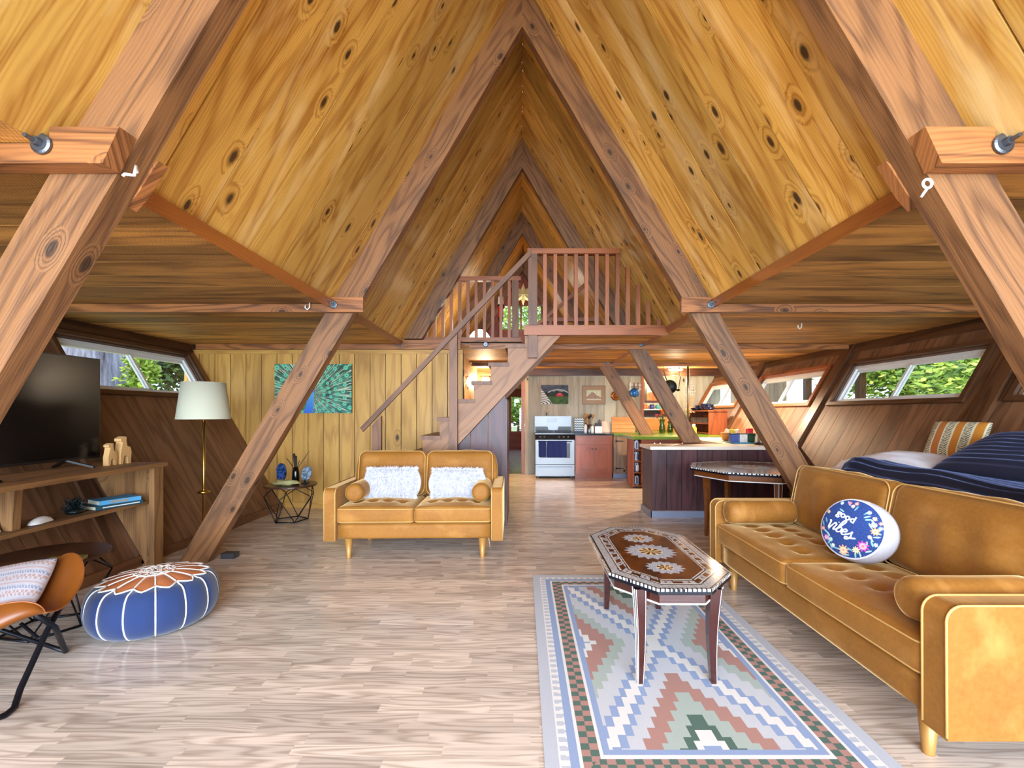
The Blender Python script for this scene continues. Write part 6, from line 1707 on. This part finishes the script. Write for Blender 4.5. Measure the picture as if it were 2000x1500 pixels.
leafm.l(leafm.b.outputs[0], mx.inputs[1]); leafm.l(tl.outputs[0], mx.inputs[2]); leafm.l(mx.outputs[0], leafm.out.inputs['Surface'])
darkleaf = leafm.m.copy(); darkleaf.name = 'dark leaves'
for n_ in darkleaf.node_tree.nodes:
    if n_.type == 'VALTORGB':
        for e_, c_ in zip(n_.color_ramp.elements, (rgb(40, 62, 30), rgb(76, 100, 50), rgb(110, 132, 70), rgb(150, 160, 90))): e_.color = (*c_, 1)
barkb = plain('brown bark', rgb(104, 84, 66), .9, var=.3, nscale=8, bump=.6)
def tree(label, x, y, h, rad, n, seed, ls_=.09, zlo=.2, mat=None):
    rr = random.Random(seed); t_ = thing('leafy_tree', label, 'tree', (x, y, -.5))
    mb = MB(); mb.tube([(x, y, -.5), (x+.1, y, h*.4), (x, y+.1, h*.8)], [.12, .09, .03], 10)
    for k in range(7):
        a = rr.uniform(0, 2*PI); z = h*rr.uniform(.2, .7); mb.tube([(x, y, z), (x+rad*.7*cos(a), y+rad*.7*sin(a), z+h*.15)], [.04, .01], 6)
    mb.build('trunk', barkb, t_, True)
    mb = MB()
    cl = [Vector((rr.gauss(0, .45), rr.gauss(0, .45), rr.uniform(zlo-.5, 1))) for _ in range(26)]
    for k in range(n):
        c = rr.choice(cl); d = Vector((rr.gauss(0, 1), rr.gauss(0, 1), rr.gauss(0, 1))).normalized()*rr.uniform(.1, .45)
        p = Vector((x+(c.x+d.x)*rad, y+(c.y+d.y)*rad, h*.42+(c.z*.6+d.z*.6)*h*.55))
        if p.z < -.4: p.z = -.4
        u = Vector((rr.gauss(0, 1), rr.gauss(0, 1), rr.gauss(0, .6))).normalized(); w = u.orthogonal().normalized(); L = ls_*rr.uniform(.6, 1.3)
        mb.face([p-u*L, p+w*L*.45, p+u*L, p-w*L*.45], r=min(1, max(0, rr.gauss(.45, .28))))
    mb.build('foliage', mat or leafm.m, t_)
tree('bright leafy tree outside the large right window', 11.0, 8.6, 5.6, 3.0, 34000, 1, .08)
tree('leafy tree at the far right beyond the bed window', 10.4, 2.6, 5.0, 2.3, 8000, 2, .13)
tree('leafy tree behind the porch post on the right', 13.6, 16.2, 6.5, 2.6, 12000, 3, .13)
tree('yellow green shrub right of the grey trunk, outside the left window', -9.55, 11.4, 3.4, .42, 3500, 4, .06)
tree('darker tree outside the right half of the left window', -15.5, 20.0, 8.5, 3.6, 12000, 5, .14, mat=darkleaf)
tree('tree at the left behind the grey trunk', -26, 13.0, 8.0, 3.4, 6000, 6, .15)
tree('leafy shrub outside the far window at the end of the house', -.2, 21.5, 3.2, 2.2, 6000, 7)
tree('leafy tree outside the loft gable window', .5, 30, 13.0, 4.0, 7000, 8, .16)
# porch outside the right windows
pw = wood('porch wood', rgb(120, 84, 60), rgb(70, 46, 34), vary=.15)
pr_ = thing('porch', 'brown porch roof on posts outside the right windows', 'porch', (7.0, 10.5, -.5))
mb = MB()
for i in range(9): mb.obox((5.9, 10.6+.32*i, 2.95), (2.6, 0, -.35), (0, .315, 0), (0, 0, .03), 0)
mb.build('roof_boards', pw, pr_)
mb = MB(); mb.box(8.2, 8.36, 10.5, 13.6, 2.38, 2.60, 1); mb.build('eave_beam', pw, pr_)
for y in (11.2, 13.3):
    mb = MB(); mb.box(8.2, 8.36, y, y+.16, -.5, 2.379, 2); mb.build('post', pw, pr_)
mb = MB()
for i in range(12): mb.box(6.6, 6.66, 11.6+.25*i, 11.6+.25*i+.245, -.5, 2.55, 2)
tag(mb.build('shed_wall', wood('weathered shed boards', rgb(190, 160, 120), rgb(140, 110, 80), vary=.2)), 'weathered board wall of a shed outside the far kitchen window', 'shed')

# ------------------------------------------------------------------ light
w = bpy.data.worlds.new('world'); scene.world = w; w.use_nodes = True; nt = w.node_tree
bgn = nt.nodes['Background']; tc = nt.nodes.new('ShaderNodeTexCoord'); sx = nt.nodes.new('ShaderNodeSeparateXYZ'); cr_ = nt.nodes.new('ShaderNodeValToRGB')
nt.links.new(tc.outputs['Generated'], sx.inputs[0]); nt.links.new(sx.outputs['Z'], cr_.inputs[0])
e = cr_.color_ramp.elements; e[0].position = 0.0; e[0].color = (.74, .86, 1.0, 1); e[1].position = .6; e[1].color = (.42, .60, 1.0, 1)
nt.links.new(cr_.outputs[0], bgn.inputs['Color']); bgn.inputs['Strength'].default_value = 2.6
def light(name, typ, loc, energy, col=(1, 1, 1), rotv=None, **kw):
    d = bpy.data.lights.new(name, typ); d.energy = energy; d.color = col
    for k, v in kw.items(): setattr(d, k, v)
    o = bpy.data.objects.new(name, d); COL.objects.link(o); o.location = loc
    if rotv: o.rotation_euler = rotv
    return o
light('sun', 'SUN', (0, 0, 20), 5.5, (1, .95, .86), (math.radians(22), math.radians(-16), 0), angle=.02)
# area lamp added outside the open, unglazed front for assumed daylight behind the camera
light('added_front_daylight', 'AREA', (0, -7.0, 2.8), 4000, (.72, .85, 1.0), (PI/2, 0, 0), shape='RECTANGLE', size=11, size_y=6)
# lamps
light('kitchen_lamp', 'POINT', (3.32, 10.0, 2.16), 190, (1, .78, .54), shadow_soft_size=.12)
light('kitchen_spot', 'SPOT', (3.33, 7.9, 2.26), 420, (1, .76, .5), (0, 0, 0), shadow_soft_size=.05, spot_size=2.7, spot_blend=.6)
light('hall_sconce_lamp', 'POINT', (-.80, 9.9, 2.0), 120, (1, .74, .44), shadow_soft_size=.08)
light('sun_patch_light', 'POINT', (-.74, 8.0, ZC+.55), 12, (1, .80, .58), shadow_soft_size=.1)  # added glow for the sunlit patch, not a lamp of the loft
light('loft_pendant_lamp', 'POINT', (.02, 9.9, 3.55), 12, (1, .84, .62), shadow_soft_size=.1)
vs.exposure = 0.15
